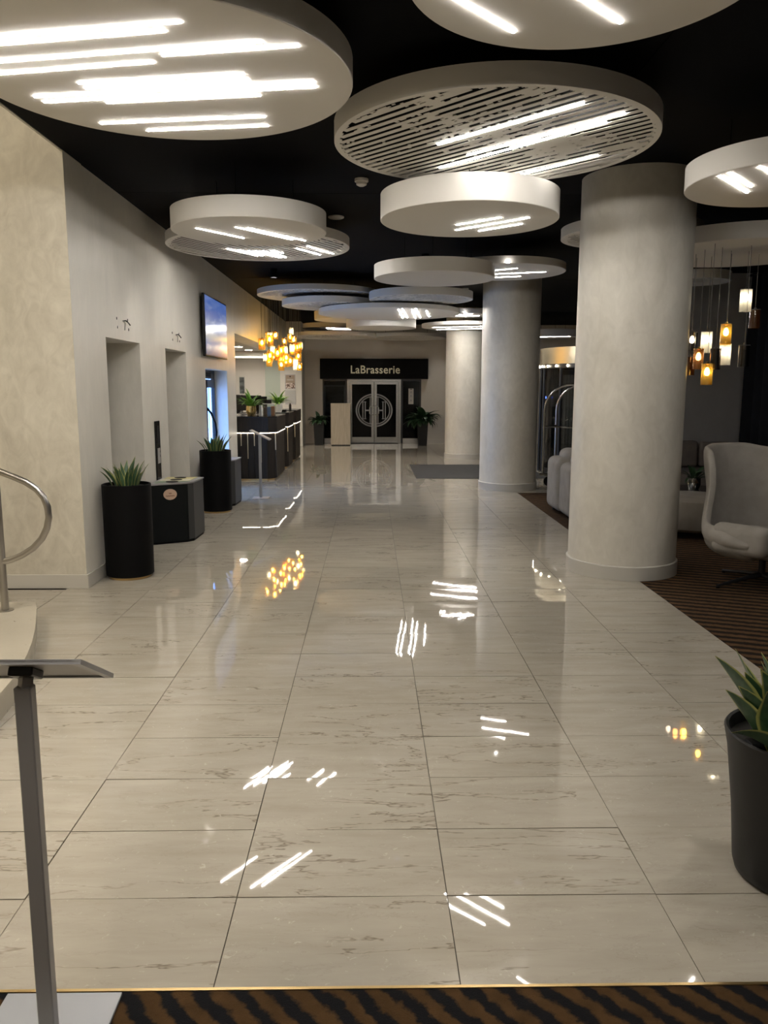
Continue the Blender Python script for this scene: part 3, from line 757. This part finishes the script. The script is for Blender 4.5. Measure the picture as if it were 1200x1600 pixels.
counter(14.33, 15.85, -3.0, 'nearest reception counter module in dark wood with lit slats', 1)
counter(16.45, 17.52, -2.7, 'middle reception counter module in dark wood', 2)
counter(18.03, 19.40, -2.7, 'farthest reception counter module in dark wood', 3)

# things on the counters (top at 1.152)
ZT = 1.152
def pot_plant(x, y, z, label, potm, key, n, seed, r=.09, h=.15, sc=1, tilt=1.0, cat='plant', nm='potted_plant'):
    t = thing(nm, label, cat, (x, y, z))
    B().lathe([(0, 0), (r*.72, 0), (r, h*.45), (r*.96, h), (r*.86, h), (r*.86, h*.86), (0, h*.86)], 28, cap=False).build('pot', potm, t, True)
    B().lathe([(0, h*.86), (r*.85, h*.86), (0, h*.90)], 20, cap=False).build('soil', 'soil', t)
    foliage(t, key, n, h*.82, r*.5, tilt, seed, sc)
pot_plant(-2.17, 14.55, ZT, 'bright green arching plant in a gold pot on nearest counter', 'gold', 'arch', 46, 3, sc=.92, tilt=.95, h=.18)
pot_plant(-1.93, 16.75, ZT, 'green arching plant in a white pot on the middle counter', 'white_disc', 'arch', 38, 8, sc=.95, tilt=.95, h=.18)
t = thing('brochure_box', 'clear brochure box with leaflets on nearest counter', 'box', (-1.90, 15.0, ZT))
bx = B(); bx.box(-.11, .11, -.06, -.055, 0, .16).box(-.11, -.105, -.055, .06, 0, .16).box(.105, .11, -.055, .06, 0, .16).box(-.105, .105, .055, .06, 0, .2)
bx.build('acrylic_case', 'glass_clear', t)
cs = [mat('leaflet_brown', (.20, .12, .07), .6), mat('leaflet_blue', (.20, .32, .55), .6), mat('leaflet_orange', (.45, .19, .07), .6)]
for k in range(3): B().box(-.10+.07*k, -.04+.07*k, -.05, .04, 0.002, .145+.01*k).build('leaflet_stack', cs[k], t)
B().box(-.115, .115, -.065, .065, .20, .215).build('top_shelf', 'paper', t)
B().box(-.045, .045, -.03, .03, .215, .285).build('card_block', 'wood_dark', t)
t = thing('paper_cup_tube', 'tall white cylinder beside the gold plant pot', 'cylinder', (-2.02, 14.75, ZT)); B().lathe([(0, 0), (.035, 0), (.033, .19), (.028, .19), (.028, .17), (0, .17)], 20, cap=False).build('sleeve', 'paper', t, True)
t = thing('computer_monitor', 'dark computer monitor standing behind the gold plant pot', 'monitor', (-2.32, 15.2, ZT))
B().box(-.12, .12, -.08, .08, 0, .012).build('monitor_foot', 'black', t); B().box(-.02, .02, 0, .02, .012, .14).build('monitor_neck', 'black', t); B().box(-.25, .25, -.025, .0, .08, .36, .004).build('monitor_panel', 'black_gloss', t)
t = thing('computer_monitor', 'small dark monitor on the middle counter left of its plant', 'monitor', (-2.42, 17.2, ZT))
B().box(-.1, .1, -.07, .07, 0, .012).build('monitor_foot', 'black', t); B().box(-.02, .02, 0, .02, .012, .14).build('monitor_neck', 'black', t); B().box(-.2, .2, -.025, .0, .08, .32, .004).build('monitor_panel', 'black_gloss', t)
t = thing('card_holder', 'leaning grey card holder on the farthest counter', 'card holder', (-2.02, 18.4, ZT), .3)
R = Matrix.Rotation(math.radians(-18), 4, 'Y'); B().box(-.012, .0, -.1, .1, 0.004, .24, rot=R).build('backboard', 'alu_dark', t); B().box(-.05, .05, -.1, .1, 0, .006).build('foot', 'alu_dark', t)
t = thing('sanitiser_bottle', 'small brown dispenser bottle at the end of farthest counter', 'bottle', (-1.90, 18.9, ZT)); B().lathe([(0, 0), (.03, 0), (.03, .1), (.012, .125), (.012, .14), (0, .14)], 16, cap=False).build('bottle_body', 'wood_dark', t, True); B().box(-.03, .012, -.01, .01, .14, .155).build('pump', 'alu_dark', t)
t = thing('desk_telephone', 'low black telephone on the middle counter', 'telephone', (-1.92, 17.25, ZT)); B().box(-.1, .1, -.09, .09, 0, .035, .008).build('phone_base', 'black', t); B().box(-.09, -.04, -.09, .09, .036, .06, .008).build('handset', 'black_gloss', t)

# office behind
t = thing('light_box', 'white suspended ceiling box with a light line over the reception office', 'light fitting', (-3.15, 21.6, 2.44))
B().box(-.9, .60, -.25, .25, .018, .155).build('housing', 'white_wall', t); B().box(-.88, .58, -.24, .10, .004, .018).build('diffuser', 'niche_led', t)
struct(B().box(-3.0, -2.56, 22.92, 23.0, 0, 2.46).build('trim_3', 'green_panel'), 'pale green glass panel behind reception', 'panel')
t = thing('picture_frame', 'dark framed picture on the reception office back wall', 'picture', (-3.66, 22.99, 1.45))
B().box(-.09, .09, -.03, 0, 0, .52).build('frame', 'skirting', t); B().box(-.075, .06, -.034, -.03, .03, .49).build('picture', 'art', t)
t = thing('office_cupboard', 'dark cupboard in the corner of the reception office', 'cupboard', (-3.9, 22.7, 0))
B().box(-.25, .25, -.25, .25, 0, 1.45, .006).build('carcass', 'wood_dark', t)
for s in (-1, 1): B().box(.005 if s > 0 else -.245, .245 if s > 0 else -.005, -.268, -.25, .05, 1.42).build('cupboard_door', 'black', t)
# framed notices on the pier
t = thing('framed_notice', 'brown framed poster on the white pier, upper one', 'notice', (-2.277, 22.80, 1.605))
B().box(-.15, .15, -.016, 0, 0, .415).build('frame', 'alu', t)
p = B().box(-.128, .128, -.019, -.016, .022, .393).build('print', 'poster', t)
B().lathe([(0, 0), (.018, 0), (.018, .003), (0, .003)], 12, cap=False).build('emblem', 'black', p, False, (0, -.019, .355)).rotation_euler = (PI/2, 0, 0)
for z in (.27, .25): B().box(-.09, .09, -.021, -.019, z, z+.008).build('print_line', 'paper', p)
t = thing('framed_notice', 'grey framed text notice on the white pier, lower one', 'notice', (-2.277, 22.80, 1.18))
B().box(-.15, .15, -.016, 0, 0, .40).build('frame', 'alu', t)
p = B().box(-.132, .132, -.019, -.016, .018, .382).build('sheet', mat('notice_sheet', (.42, .42, .41), .5), t)
for k in range(11): B().box(-.11, .11-.05*(k % 3), -.0205, -.019, .05+.028*k, .056+.028*k).build('print_line', mat('text_grey', (.25, .25, .25), .6) if k == 0 else 'alu_dark', p)

# ------------------------------------------------------------------ pendant lamps
def pendant_parts(shade, bulb, r, h, ztop, cap='gold'):
    """meshes in local space, origin at shade top"""
    me = {}
    def mk(b, name, m, sm=True):
        bmesh.ops.recalc_face_normals(b.m, faces=b.m.faces); x = bpy.data.meshes.new(name); b.m.to_mesh(x); b.m.free(); x.materials.append(M[m])
        if sm:
            for p in x.polygons: p.use_smooth = True
        return x
    me['shade'] = mk(B().lathe([(r, -h), (r, 0)], 20, cap=False), 'shade', shade)
    me['cap'] = mk(B().lathe([(0, .02), (.012, .02), (.016, -.015), (.012, -.04), (0, -.04)], 10, cap=False), 'cap', cap)
    me['collar'] = mk(B().lathe([(r+.001, -.004), (r+.001, .002), (.012, .004)], 20, cap=False), 'collar', cap)
    if bulb: me['bulb'] = mk(B().lathe([(0, -.115), (.018, -.108), (.026, -.088), (.022, -.062), (.012, -.04)], 12, cap=False), 'bulb', bulb)
    return me
CORD = B().cyl((0, 0), .0025, 0, 1, 5)
cm = bpy.data.meshes.new('cord'); CORD.m.to_mesh(cm); CORD.m.free(); cm.materials.append(M['cord'])
def pendant(parts, loc, zc, label, group, name='pendant_lamp'):
    t = thing(name, label, 'pendant lamp', loc, 0, group)
    for k, m in parts.items(): link(k, m, t)
    o = link('cord', cm, t, (0, 0, .018)); o.scale = (1, 1, zc-loc[2]-.018)
    return t
amber = pendant_parts('glass_amber', 'bulb', .064, .20, 0); amber2 = pendant_parts('glass_amber', 'bulb', .058, .16, 0); clear = pendant_parts('glass_frost', 'bulb', .05, .15, 0)
rp_ = random.Random(21)
def zplace(px, py, Y): return (px, Y, py)
# two bunches hanging over the counters: (x, y, z of shade top)
bunch = []
def free(p): return all(math.hypot(p[0]-q[0], p[1]-q[1]) > .14 for q in bunch)
for (bi, cx, cy, n, wx, zt, zl) in ((0, -1.985, 16.5, 19, .20, 2.86, .54), (1, -1.74, 17.4, 21, .20, 2.95, .76)):
    k = 0
    for tries in range(4000):
        if k == n: break
        u = rp_.uniform(-1, 1); p = (cx+wx*u, cy+rp_.uniform(-.95, .95), zt-zl*(k/n)**.8-abs(u)*.10, bi)
        if free(p): bunch.append(p); k += 1
for i, p in enumerate(bunch):
    pendant((amber, amber2, amber, clear)[i % 4] if i % 8 else amber, p[:3], H, ('glowing golden glass pendant in the left, nearer bunch over reception', 'glowing golden glass pendant in the right, farther bunch over reception')[p[3]], ('left bunch of golden pendants', 'right bunch of golden pendants')[p[3]])
pl = {'frost': pendant_parts('glass_frost', 'bulb_white', .055, .215, 0, 'cord'), 'amber': pendant_parts('glass_amber', 'bulb', .052, .20, 0), 'brown': pendant_parts('glass_brown', None, .052, .185, 0, 'cord'),
      'smoke': pendant_parts('glass_smoke', 'bulb_white', .050, .19, 0, 'cord'), 'smoke_off': pendant_parts('glass_smoke', None, .050, .20, 0, 'cord'), 'brown_lit': pendant_parts('glass_brown', 'bulb', .05, .20, 0)}
for (x, y, z, k, lb) in (
    (3.70, 8.0, 2.635, 'frost', 'frosted white lit glass pendant in the lounge, highest one'),
    (3.80, 8.2, 2.44, 'brown', 'unlit brown glass pendant by the curtain in the lounge'),
    (3.525, 8.0, 2.30, 'amber', 'amber lit glass pendant above the frosted one in lounge'),
    (3.53, 8.18, 2.11, 'frost', 'frosted white lit glass pendant below an amber one in lounge'),
    (3.19, 8.45, 2.22, 'smoke', 'smoky lit glass pendant next to the nearest column'),
    (3.335, 8.35, 2.225, 'frost', 'tall pale glass pendant second from nearest column'),
    (3.265, 7.95, 2.06, 'brown_lit', 'brown lit glass pendant close to the nearest column'),
    (3.36, 7.62, 1.915, 'amber', 'lowest amber lit glass pendant in the lounge'),
    (3.435, 7.82, 2.06, 'smoke_off', 'clear smoky unlit pendant between the two lowest lamps'),
    (3.72, 7.70, 2.095, 'smoke_off', 'dark smoky unlit pendant hanging alone near curtain'),
    (3.18, 8.22, 1.98, 'brown', 'unlit brown glass pendant half behind the nearest column')):
    pendant(pl[k], (x*y/8, y, CAM_H+(z-CAM_H)*y/8), 3.0, lb, 'lounge pendants')

# ------------------------------------------------------------------ restaurant front
def text_obj(txt, size, material, parent, name, depth=.008, bold=.012):
    c = bpy.data.curves.new(name, 'FONT'); c.body = txt; c.size = size; c.extrude = depth; c.offset = bold*size
    c.align_x = 'CENTER'; c.align_y = 'CENTER'; c.space_character = 1.06
    o = bpy.data.objects.new(name, c); COL.objects.link(o); bpy.context.view_layer.update()
    m = bpy.data.meshes.new_from_object(o.evaluated_get(bpy.context.evaluated_depsgraph_get())); bpy.data.objects.remove(o)
    m.materials.clear(); m.materials.append(M[material]); r = link(name, m, parent); return r
t = thing('shop_sign', 'black fascia sign lettered LaBrasserie above the glass doors', 'sign', (.10, YF, 1.905))
B().box(-1.59, 1.59, -.14, 0, 0, .59, .004).build('fascia', 'black', t)
tx = text_obj('LaBrasserie', .325, 'letter', t, 'lettering'); tx.rotation_euler = (PI/2, 0, 0); tx.location = (0.03, -.15, .262)
wd = tx.dimensions.x; tx.scale = (1.44/max(wd, .01), 1, 1)
# sidelights
for nm, x0, x1, lb in (('window_2', SX0, -.72, 'dark glazed sidelight left of the restaurant doors'), ('window_3', .92, SX1, 'dark glazed sidelight right of the restaurant doors')):
    d = struct(bpy.data.objects.new(nm, None), lb, 'window'); COL.objects.link(d); d.location = (x0, YF+.08, 0); wdt = x1-x0
    fb = B(); fb.box(0, .04, 0, .06, 0, SZ).box(wdt-.04, wdt, 0, .06, 0, SZ).box(.04, wdt-.04, 0, .06, SZ-.05, SZ)
    fb.build('window_frame', 'dark_metal', d); B().box(.04, wdt-.04, -.01, .06, 0, .15).build('kick_panel', 'steel', d)
    B().box(.04, wdt-.04, .02, .03, .15, SZ-.05).build('pane', 'glass_dark', d)
# chrome door set
d = struct(bpy.data.objects.new('door_4', None), 'chrome framed double glass doors with round HH emblem', 'door'); COL.objects.link(d); d.location = (.10, YF+.05, 0)
fb = B(); fb.box(-.80, -.72, -.03, .09, 0, SZ).box(.72, .80, -.03, .09, 0, SZ).box(-.72, .72, -.03, .09, SZ-.075, SZ)
fb.build('door_frame', 'door_steel', d)
EC, ER, SQ = .985, .56, .90
for s in (-1, 1):
    a, b = (.006, .715)
    lf = B()
    for (p, q, zz0, zz1) in ((a, a+.075, .02, SZ-.08), (b-.06, b, .02, SZ-.08), (a+.075, b-.06, .02, .19), (a+.075, b-.06, SZ-.15, SZ-.08)):
        lf.box(min(s*p, s*q), max(s*p, s*q), 0, .05, zz0, zz1)
    o = lf.build('door_leaf', 'door_steel', d)
    B().box(min(s*(a+.07), s*(b-.05)), max(s*(a+.07), s*(b-.05)), .02, .03, .18, SZ-.14).build('pane', 'glass_dark', o)
    em = B()
    def flat(poly, y=.012):   # thin etched film on the glass
        v = [em.m.verts.new((x, y, z)) for x, z in poly]; v2 = [em.m.verts.new((x, y+.006, z)) for x, z in poly]
        em.m.faces.new(v); em.m.faces.new(v2[::-1]); n = len(v)
        for i in range(n): em.m.faces.new((v[i], v[(i+1) % n], v2[(i+1) % n], v2[i]))
    for (ri, ro) in ((.905, .985), (.80, .855)):
        N = 26; t0 = math.acos(min(1, (a+.08)/(ER*ro)))
        for i in range(N):
            q0, q1 = -t0+2*t0*i/N, -t0+2*t0*(i+1)/N
            flat([(s*ER*k*math.cos(q), EC+SQ*ER*k*math.sin(q)) for k, q in ((ri, q0), (ro, q0), (ro, q1), (ri, q1))])
    for (xx, hh) in ((.115, .385), (.265, .25), (.335, .25)):
        flat([(s*(xx-.014), EC-hh), (s*(xx+.014), EC-hh), (s*(xx+.014), EC+hh), (s*(xx-.014), EC+hh)])
        for e in (-1, 1): flat([(s*(xx-.032), EC+e*hh-.01), (s*(xx+.032), EC+e*hh-.01), (s*(xx+.032), EC+e*hh+.01), (s*(xx-.032), EC+e*hh+.01)])
    flat([(s*.129, EC-.02), (s*.251, EC-.02), (s*.251, EC+.02), (s*.129, EC+.02)])
    em.build('emblem', 'etch', o)
    B().tube([(s*.035, -.001, EC-.13), (s*.05, -.05, EC-.13), (s*.10, -.06, EC-.125), (s*.135, -.06, EC-.085), (s*.14, -.06, EC), (s*.135, -.06, EC+.085), (s*.10, -.06, EC+.125), (s*.05, -.05, EC+.13), (s*.035, -.001, EC+.13)], .014, 8).build('pull_handle', 'chrome', o, True)
# opening-hours strip on right sidelight
t = thing('notice_strip', 'white paper notice strip on the right restaurant sidelight', 'notice', (1.20, YF+.095, 1.17))
B().box(-.075, .075, -.004, 0, 0, .46).build('sheet', 'paper', t)
for k, z in enumerate((.11, .24, .35)):
    B().box(-.065, .065, -.006, -.004, z-.045, z-.040).build('rule', 'alu_dark', t); B().lathe([(0, 0), (.028, 0), (.028, .002), (0, .002)], 14, cap=False).build('icon', 'alu', t, False, (0, -.004, z)).rotation_euler = (PI/2, 0, 0)
B().box(-.03, .03, -.006, -.004, .43, .45).build('clip', 'black', t)
t = thing('picture_frame', 'dim framed picture inside the restaurant left of the doors', 'picture', (-1.12, YF+1.2, .75)); B().box(-.33, .33, -.03, 0, 0, .98).build('frame', 'alu', t); B().box(-.28, .28, -.034, -.03, .05, .93).build('picture', 'art', t)
B().box(-.02, .02, -.02, .02, -.75, 0).build('easel_post', 'dark_metal', t)
t = thing('wooden_lectern', 'pale wooden welcome lectern left of the restaurant doors', 'lectern', (-.868, 23.12, 0))
B().box(-.268, .268, -.16, .16, 0, .025).build('plinth', 'black', t)
B().box(-.278, .278, -.17, -.15, .025, 1.185).build('front_panel', 'wood_light', t)
for s in (-1, 1): B().box(s*.278-(.02 if s > 0 else 0), s*.278+(.02 if s < 0 else 0), -.15, .17, .025, 1.185).build('side_panel', 'wood_light', t)
B().box(-.282, .282, -.175, .175, 1.185, 1.207).build('top', 'wood_light', t)
def tapered_planter(x, y, label, seed, n, sc):
    t = thing('tapered_planter', label, 'planter', (x, y, 0), 0, 'dark tapered planters')
    B().lathe([(0, 0), (.145, 0), (.18, .70), (.165, .70), (.16, .66), (0, .66)], 4, cap=False).build('pot', 'pot_grey', t).rotation_euler = (0, 0, PI/4)
    for ch in t.children: ch.scale = (1.2, 1.2, 1)
    B().box(-.13, .13, -.13, .13, .655, .665).build('soil', 'soil', t)
    foliage(t, 'broad', n, .66, .07, 1.15, seed, sc)
tapered_planter(-1.505, 23.2, 'dark tapered planter with leafy plant left of the lectern', 31, 48, .75)
tapered_planter(1.50, 23.1, 'dark tapered planter with large bushy plant right of the restaurant doors', 47, 96, 1.15)

# door mats
tag(B().box(.84, 3.3, 14.62, 17.25, .0, .008, .002).build('door_mat', 'mat_grey'), 'wide dark grey door mat on marble behind the middle column', 'mat')
tag(B().prism([(2.72, 17.26), (3.6, 17.26), (3.6, 18.4), (2.72, 18.4)], 0, .008).build('door_mat', 'mat_grey'), 'second dark grey mat between the mat and farthest column', 'mat')

# ------------------------------------------------------------------ entrance: revolving door and luggage cart
t = thing('revolving_door', 'dark framed revolving door with golden top band at the entrance', 'revolving door', (4.98, 16.0, 0))
RD = 1.58
def arc(r, a0, a1, z0, z1, thk=.02, n=24):
    b = B(); A = [a0+(a1-a0)*i/n for i in range(n+1)]
    for p, q in zip(A, A[1:]):
        b.prism([(r*math.cos(p), r*math.sin(p)), (r*math.cos(q), r*math.sin(q)), ((r-thk)*math.cos(q), (r-thk)*math.sin(q)), ((r-thk)*math.cos(p), (r-thk)*math.sin(p))], z0, z1)
    return b
B().lathe([(RD, 2.12), (RD, 2.43), (RD-.05, 2.43), (RD-.05, 2.12), (RD, 2.12)], 64, cap=False).build('fascia_band', mat('pale_brass', (.62, .55, .40), .3, 1), t, True)
B().lathe([(0, 2.40), (RD-.05, 2.40), (RD-.05, 2.38), (0, 2.38)], 48, cap=False).build('canopy', 'black', t)
B().lathe([(RD-.005, 2.04), (RD-.005, 2.12), (RD-.06, 2.12), (RD-.06, 2.04), (RD-.005, 2.04)], 64, cap=False).build('head_ring', 'dark_metal', t, True)
for (a0, a1) in ((PI*.70, PI*.97), (PI*1.03, PI*1.42)):
    arc(RD-.02, a0, a1, .1, 2.04, .012).build('curved_glass', 'glass_dark', t, True); arc(RD-.01, a0, a1, 0, .1, .04).build('base_rail', 'dark_metal', t)
for a in (.70, .835, .97, 1.03, 1.16, 1.29, 1.42): B().cyl(((RD-.03)*math.cos(PI*a), (RD-.03)*math.sin(PI*a)), .035, 0, 2.05, 10).build('mullion', 'dark_metal', t, True)
B().cyl((0, 0), .06, 0, 2.38, 14).build('shaft', 'dark_metal', t, True)
for k in range(3):
    a = .5+k*2*PI/3; wg = B(); ca, sa = math.cos(a), math.sin(a)
    for (r0, r1, z0, z1) in ((.06, .12, .02, 2.02), (1.36, 1.44, .02, 2.02), (.12, 1.36, .02, .14), (.12, 1.36, 1.93, 2.02)): wg.bar(r0*ca, r0*sa, r1*ca, r1*sa, .045, z0, z1)
    o = wg.build('wing', 'dark_metal', t); g_ = B(); g_.bar(.12*ca, .12*sa, 1.36*ca, 1.36*sa, .01, .14, 1.93); g_.build('pane', 'glass_clear', o)
B().lathe([(0, 0), (.02, 0), (.02, .01), (0, .01)], 10, cap=False).build('indicator_light', 'blue_led', t, False, (-(RD+.02)*.985, -.45, 1.48)).rotation_euler = (0, PI/2, 0)
for i, a in enumerate((.88, .94, 1.02, 1.08, 1.14, 1.2, 1.27)): B().ball(((RD+.012)*math.cos(PI*a), (RD+.012)*math.sin(PI*a), 2.08), .022, 8).build('band_light', 'bulb_white', t)
t = thing('luggage_cart', 'chrome arched luggage cart beside the entrance', 'luggage cart', (3.47, 13.42, 0), -.6)
B().box(-.47, .47, -.30, .30, .19, .23, .008).build('platform', 'mat_grey', t)
fb = B()
fb.tube([(-.48, -.31, .21), (.48, -.31, .21), (.48, .31, .21), (-.48, .31, .21), (-.48, -.31, .21)], .022, 8); fb.build('bumper_rail', 'chrome', t, True)
for y in (-.27, .27):
    pts = [(-.46, y, .23), (-.46, y, 1.28)]+[(-.46*math.cos(q), y, 1.28+.44*math.sin(q)) for q in [PI*i/16 for i in range(1, 16)]]+[(.46, y, 1.28), (.46, y, .23)]
    B().tube(pts, .021, 10).build('arch', 'chrome', t, True)
for x in (-.46, .46): B().tube([(x, -.27, 1.02), (x, .27, 1.02)], .016, 8).build('cross_bar', 'chrome', t, True)
B().tube([(-.46, -.27, 1.02), (.46, -.27, 1.02)], .014, 8).build('hanging_bar', 'chrome', t, True)
B().tube([(0, -.27, 1.72), (0, .27, 1.72)], .018, 8).build('top_bar', 'chrome', t, True)
for x in (-.38, .38):
    for y in (-.22, .22):
        o = B().lathe([(0, -.02), (.07, -.02), (.085, 0), (.07, .02), (0, .02)], 18, cap=False).build('caster', 'black', t, True, (x, y, .087)); o.rotation_euler = (PI/2, 0, 0)
        B().box(x-.015, x+.015, y-.03, y+.03, .165, .19).build('caster_fork', 'chrome', t)

# ------------------------------------------------------------------ lounge
def cushion(name, m, parent, x0, x1, y0, y1, z0, z1, bev, rz=0, rx=0):
    cx, cy, cz = (x0+x1)/2, (y0+y1)/2, (z0+z1)/2
    o = B().box(x0-cx, x1-cx, y0-cy, y1-cy, z0-cz, z1-cz, bev, 5).build(name, m, parent, True, (cx, cy, cz)); o.rotation_euler = (rx, 0, rz); return o
t = thing('modular_sofa', 'beige rounded sofa seen from behind beside the nearest column', 'sofa', (2.45, 9.75, 0))
cushion('back_module', 'fabric', t, 0, .30, .62, 1.25, .035, .75, .10)
cushion('back_module', 'fabric', t, .02, .36, .0, .61, .035, .72, .10)
cushion('seat', 'fabric', t, .31, 1.15, .02, 1.25, .06, .42, .09)
cushion('back_cushion', 'fabric', t, .14, .40, .72, 1.2, .44, .86, .10, 0, 0)
cushion('back_cushion', 'fabric', t, .16, .42, .18, .66, .44, .84, .10)
for (x, y) in ((.1, .1), (1.05, .1), (.1, 1.15), (1.05, 1.15)): B().cyl((x, y), .022, 0, .07, 10).build('foot', 'dark_metal', t)
t = thing('pouf', 'large round grey-beige pouf right of the nearest column', 'pouf', (3.72, 9.05, 0))
B().lathe([(0, .07), (.40, .07), (.47, .11), (.50, .20), (.50, .34), (.47, .42), (.38, .45), (0, .462)], 48, cap=False).build('upholstery', 'fabric', t, True)
for k in range(4): B().cyl((.33*math.cos(k*PI/2+.6), .33*math.sin(k*PI/2+.6)), .022, 0, .075, 10).build('foot', 'chrome', t)
t = thing('lounge_sofa', 'dark taupe sofa against the grey lounge wall', 'sofa', (5.05, 12.05, 0))
cushion('seat_base', 'fabric_dark', t, -.75, .75, -.35, .45, .08, .44, .06)
cushion('backrest', 'fabric_dark', t, -.75, .75, .42, .68, .12, .80, .07)
for (x, z) in ((-.50, .80), (-.18, .86), (.32, .84)): cushion('back_cushion', 'fabric_dark', t, x-.24, x+.24, .22, .40, .45, z, .06)
for (x, y) in ((-.65, -.25), (.65, -.25), (-.65, .55), (.65, .55)): B().cyl((x, y), .02, 0, .09, 8).build('foot', 'dark_metal', t)
t = thing('coffee_table', 'low round black coffee table behind the pouf', 'table', (4.25, 10.35, 0))
B().lathe([(0, .33), (.42, .33), (.43, .345), (.42, .36), (0, .36)], 40, cap=False).build('tabletop', 'black_gloss', t, True); B().cyl((0, 0), .03, .02, .33, 12).build('stem', 'dark_metal', t); B().cyl((0, 0), .24, 0, .02, 28).build('base', 'dark_metal', t)
pot_plant(4.24, 10.28, .36, 'small dark plant in a shiny pot on the black coffee table', 'chrome', 'small', 14, 12, .085, .15, 1.0, 1.1)

def wing_chair():
    t = thing('wing_chair', 'beige swivel wing chair on a black star base at right edge', 'armchair', (3.37, 6.63, .002), 0)
    fa = math.radians(-72); f = Vector((math.cos(fa), math.sin(fa))); sd = Vector((-f.y, f.x))
    NU, NV = 44, 14; b = bmesh.new(); grid = []
    def sm(a, b_, x): x = max(0, min(1, (x-a)/(b_-a))); return x*x*(3-2*x)
    for i in range(NU+1):
        th = math.radians(-128+256*i/NU); at = abs(math.degrees(th))
        top = 1.19-.035*sm(20, 48, at)-.63*sm(50, 68, at)-.10*sm(85, 126, at); col = []
        for j in range(NV+1):
            v = j/NV
            if v < .25: q = v/.25; z = .27+.12*q*q; rr = .20+.235*math.sin(q*PI/2)
            else: q = (v-.25)/.75; z = .39+(top-.39)*q; rr = .435+.03*math.sin(q*PI)*(1 if top < .8 else .4)
            hgt = max(0, z-.45); back = .17*hgt
            wid = 1.0-.02*hgt-.10*math.exp(-((z-.80)/.16)**2)*(1 if at < 70 else 0)
            bx_ = -rr*math.cos(th)*(.92 if at < 90 else 1.02)-back; sx_ = rr*1.12*math.sin(th)*wid
            # wings curl forward near their edge
            bx_ += .10*sm(36, 52, at)*sm(.62, .95, z)*(1 if at < 70 else 0)
            p = f*bx_+sd*sx_; col.append(b.verts.new((p.x, p.y, z)))
        grid.append(col)
    for i in range(NU):
        for j in range(NV): b.faces.new((grid[i][j], grid[i+1][j], grid[i+1][j+1], grid[i][j+1]))
    x = B(); x.m.free(); x.m = b; o = x.build('shell', 'fabric', t, True)
    s_ = o.modifiers.new('thick', 'SOLIDIFY'); s_.thickness = .06; s_.offset = 0; o.modifiers.new('smooth', 'SUBSURF').render_levels = 1
    sc_ = B().lathe([(0, .26), (.22, .26), (.36, .30), (.41, .37), (.41, .42), (.37, .46), (0, .475)], 40, cap=False).build('seat_cushion', 'fabric', t, True)
    p = f*.06; sc_.location = (p.x, p.y, 0)
    for k in (-1, 1):
        c_ = f*.16+sd*(k*.40); a_ = cushion('arm_pad', 'fabric', t, c_.x-.24, c_.x+.24, c_.y-.08, c_.y+.08, .31, .57, .078, fa-k*.35)
    B().cyl((0, 0), .028, .07, .27, 16).build('column', 'dark_metal', t, True)
    for k in range(4):
        a = math.radians(197)+k*PI/2; B().tube([(0, 0, .085), (.16*math.cos(a), .16*math.sin(a), .065), (.46*math.cos(a), .46*math.sin(a), .018)], [.026, .020, .012], 8).build('star_leg', 'dark_metal', t, True)
        B().cyl((.45*math.cos(a), .45*math.sin(a)), .016, 0, .012, 10).build('glide', 'black', t)
wing_chair()
# curtain along the right wall
def curtain(y0, y1, label):
    t = thing('curtain', label, 'curtain', (XR-.14, y0, .02), 0, 'black floor-length curtains')
    n = int((y1-y0)/.035); fb = B(); prev = None
    for i in range(n+1):
        y = (y1-y0)*i/n; x = .055*math.sin(i*.72)+.02*math.sin(i*.31)
        c = [fb.m.verts.new((x*(1 if z < 3 else .6), y, z)) for z in (0, 1.2, 2.4, 3.4)]
        if prev:
            for k in range(3): fb.m.faces.new((prev[k], c[k], c[k+1], prev[k+1]))
        prev = c
    o = fb.build('cloth', 'curtain', t, True); m_ = o.modifiers.new('thick', 'SOLIDIFY'); m_.thickness = .006
    B().box(-.05, .05, 0, y1-y0, 3.40, 3.43).build('track', 'black', t)
curtain(8.0, 12.95, 'black curtain in the lounge corner beside the grey wall')
curtain(3.5, 7.9, 'black curtain along the right lounge wall, nearer one')

# ------------------------------------------------------------------ right foreground planter
t = thing('oval_planter', 'large dark grey tapered planter with variegated snake plant at right edge', 'planter', (1.46, 2.515, 0))
pr_ = [(0, .0), (.165, 0), (.180, .012), (.188, .04), (.203, .23), (.230, .455), (.243, .520), (.238, .527), (.228, .523), (.222, .48), (0, .48)]
B().lathe(pr_, 56, cap=False).build('pot', 'pot_grey', t, True)
B().lathe([(0, .48), (.222, .48), (0, .495)], 32, cap=False).build('soil', 'soil', t)
B().box(-.20, -.13, -.06, .0, .485, .51, .006).build('water_gauge_base', 'black', t); B().cyl((-.145, -.02), .010, .50, .59, 12).build('water_gauge', 'glass_frost', t, True)
foliage(t, 'bigsnake', 22, .48, .17, .42, 4, 1.0)
for (x, y, a, tl, s) in ((-.13, .02, 2.9, .30, 1.1), (-.09, -.05, 3.5, .18, 1.05), (-.12, -.09, 3.6, .85, .9), (-.06, .05, 2.4, .12, 1.15), (-.10, -.02, 3.2, .05, .95)):
    o = link('leaf', LM['bigsnake'][int(s*100) % 5], t, (x, y, .48)); o.rotation_euler = (0, tl, a); o.scale = (s, s, s)
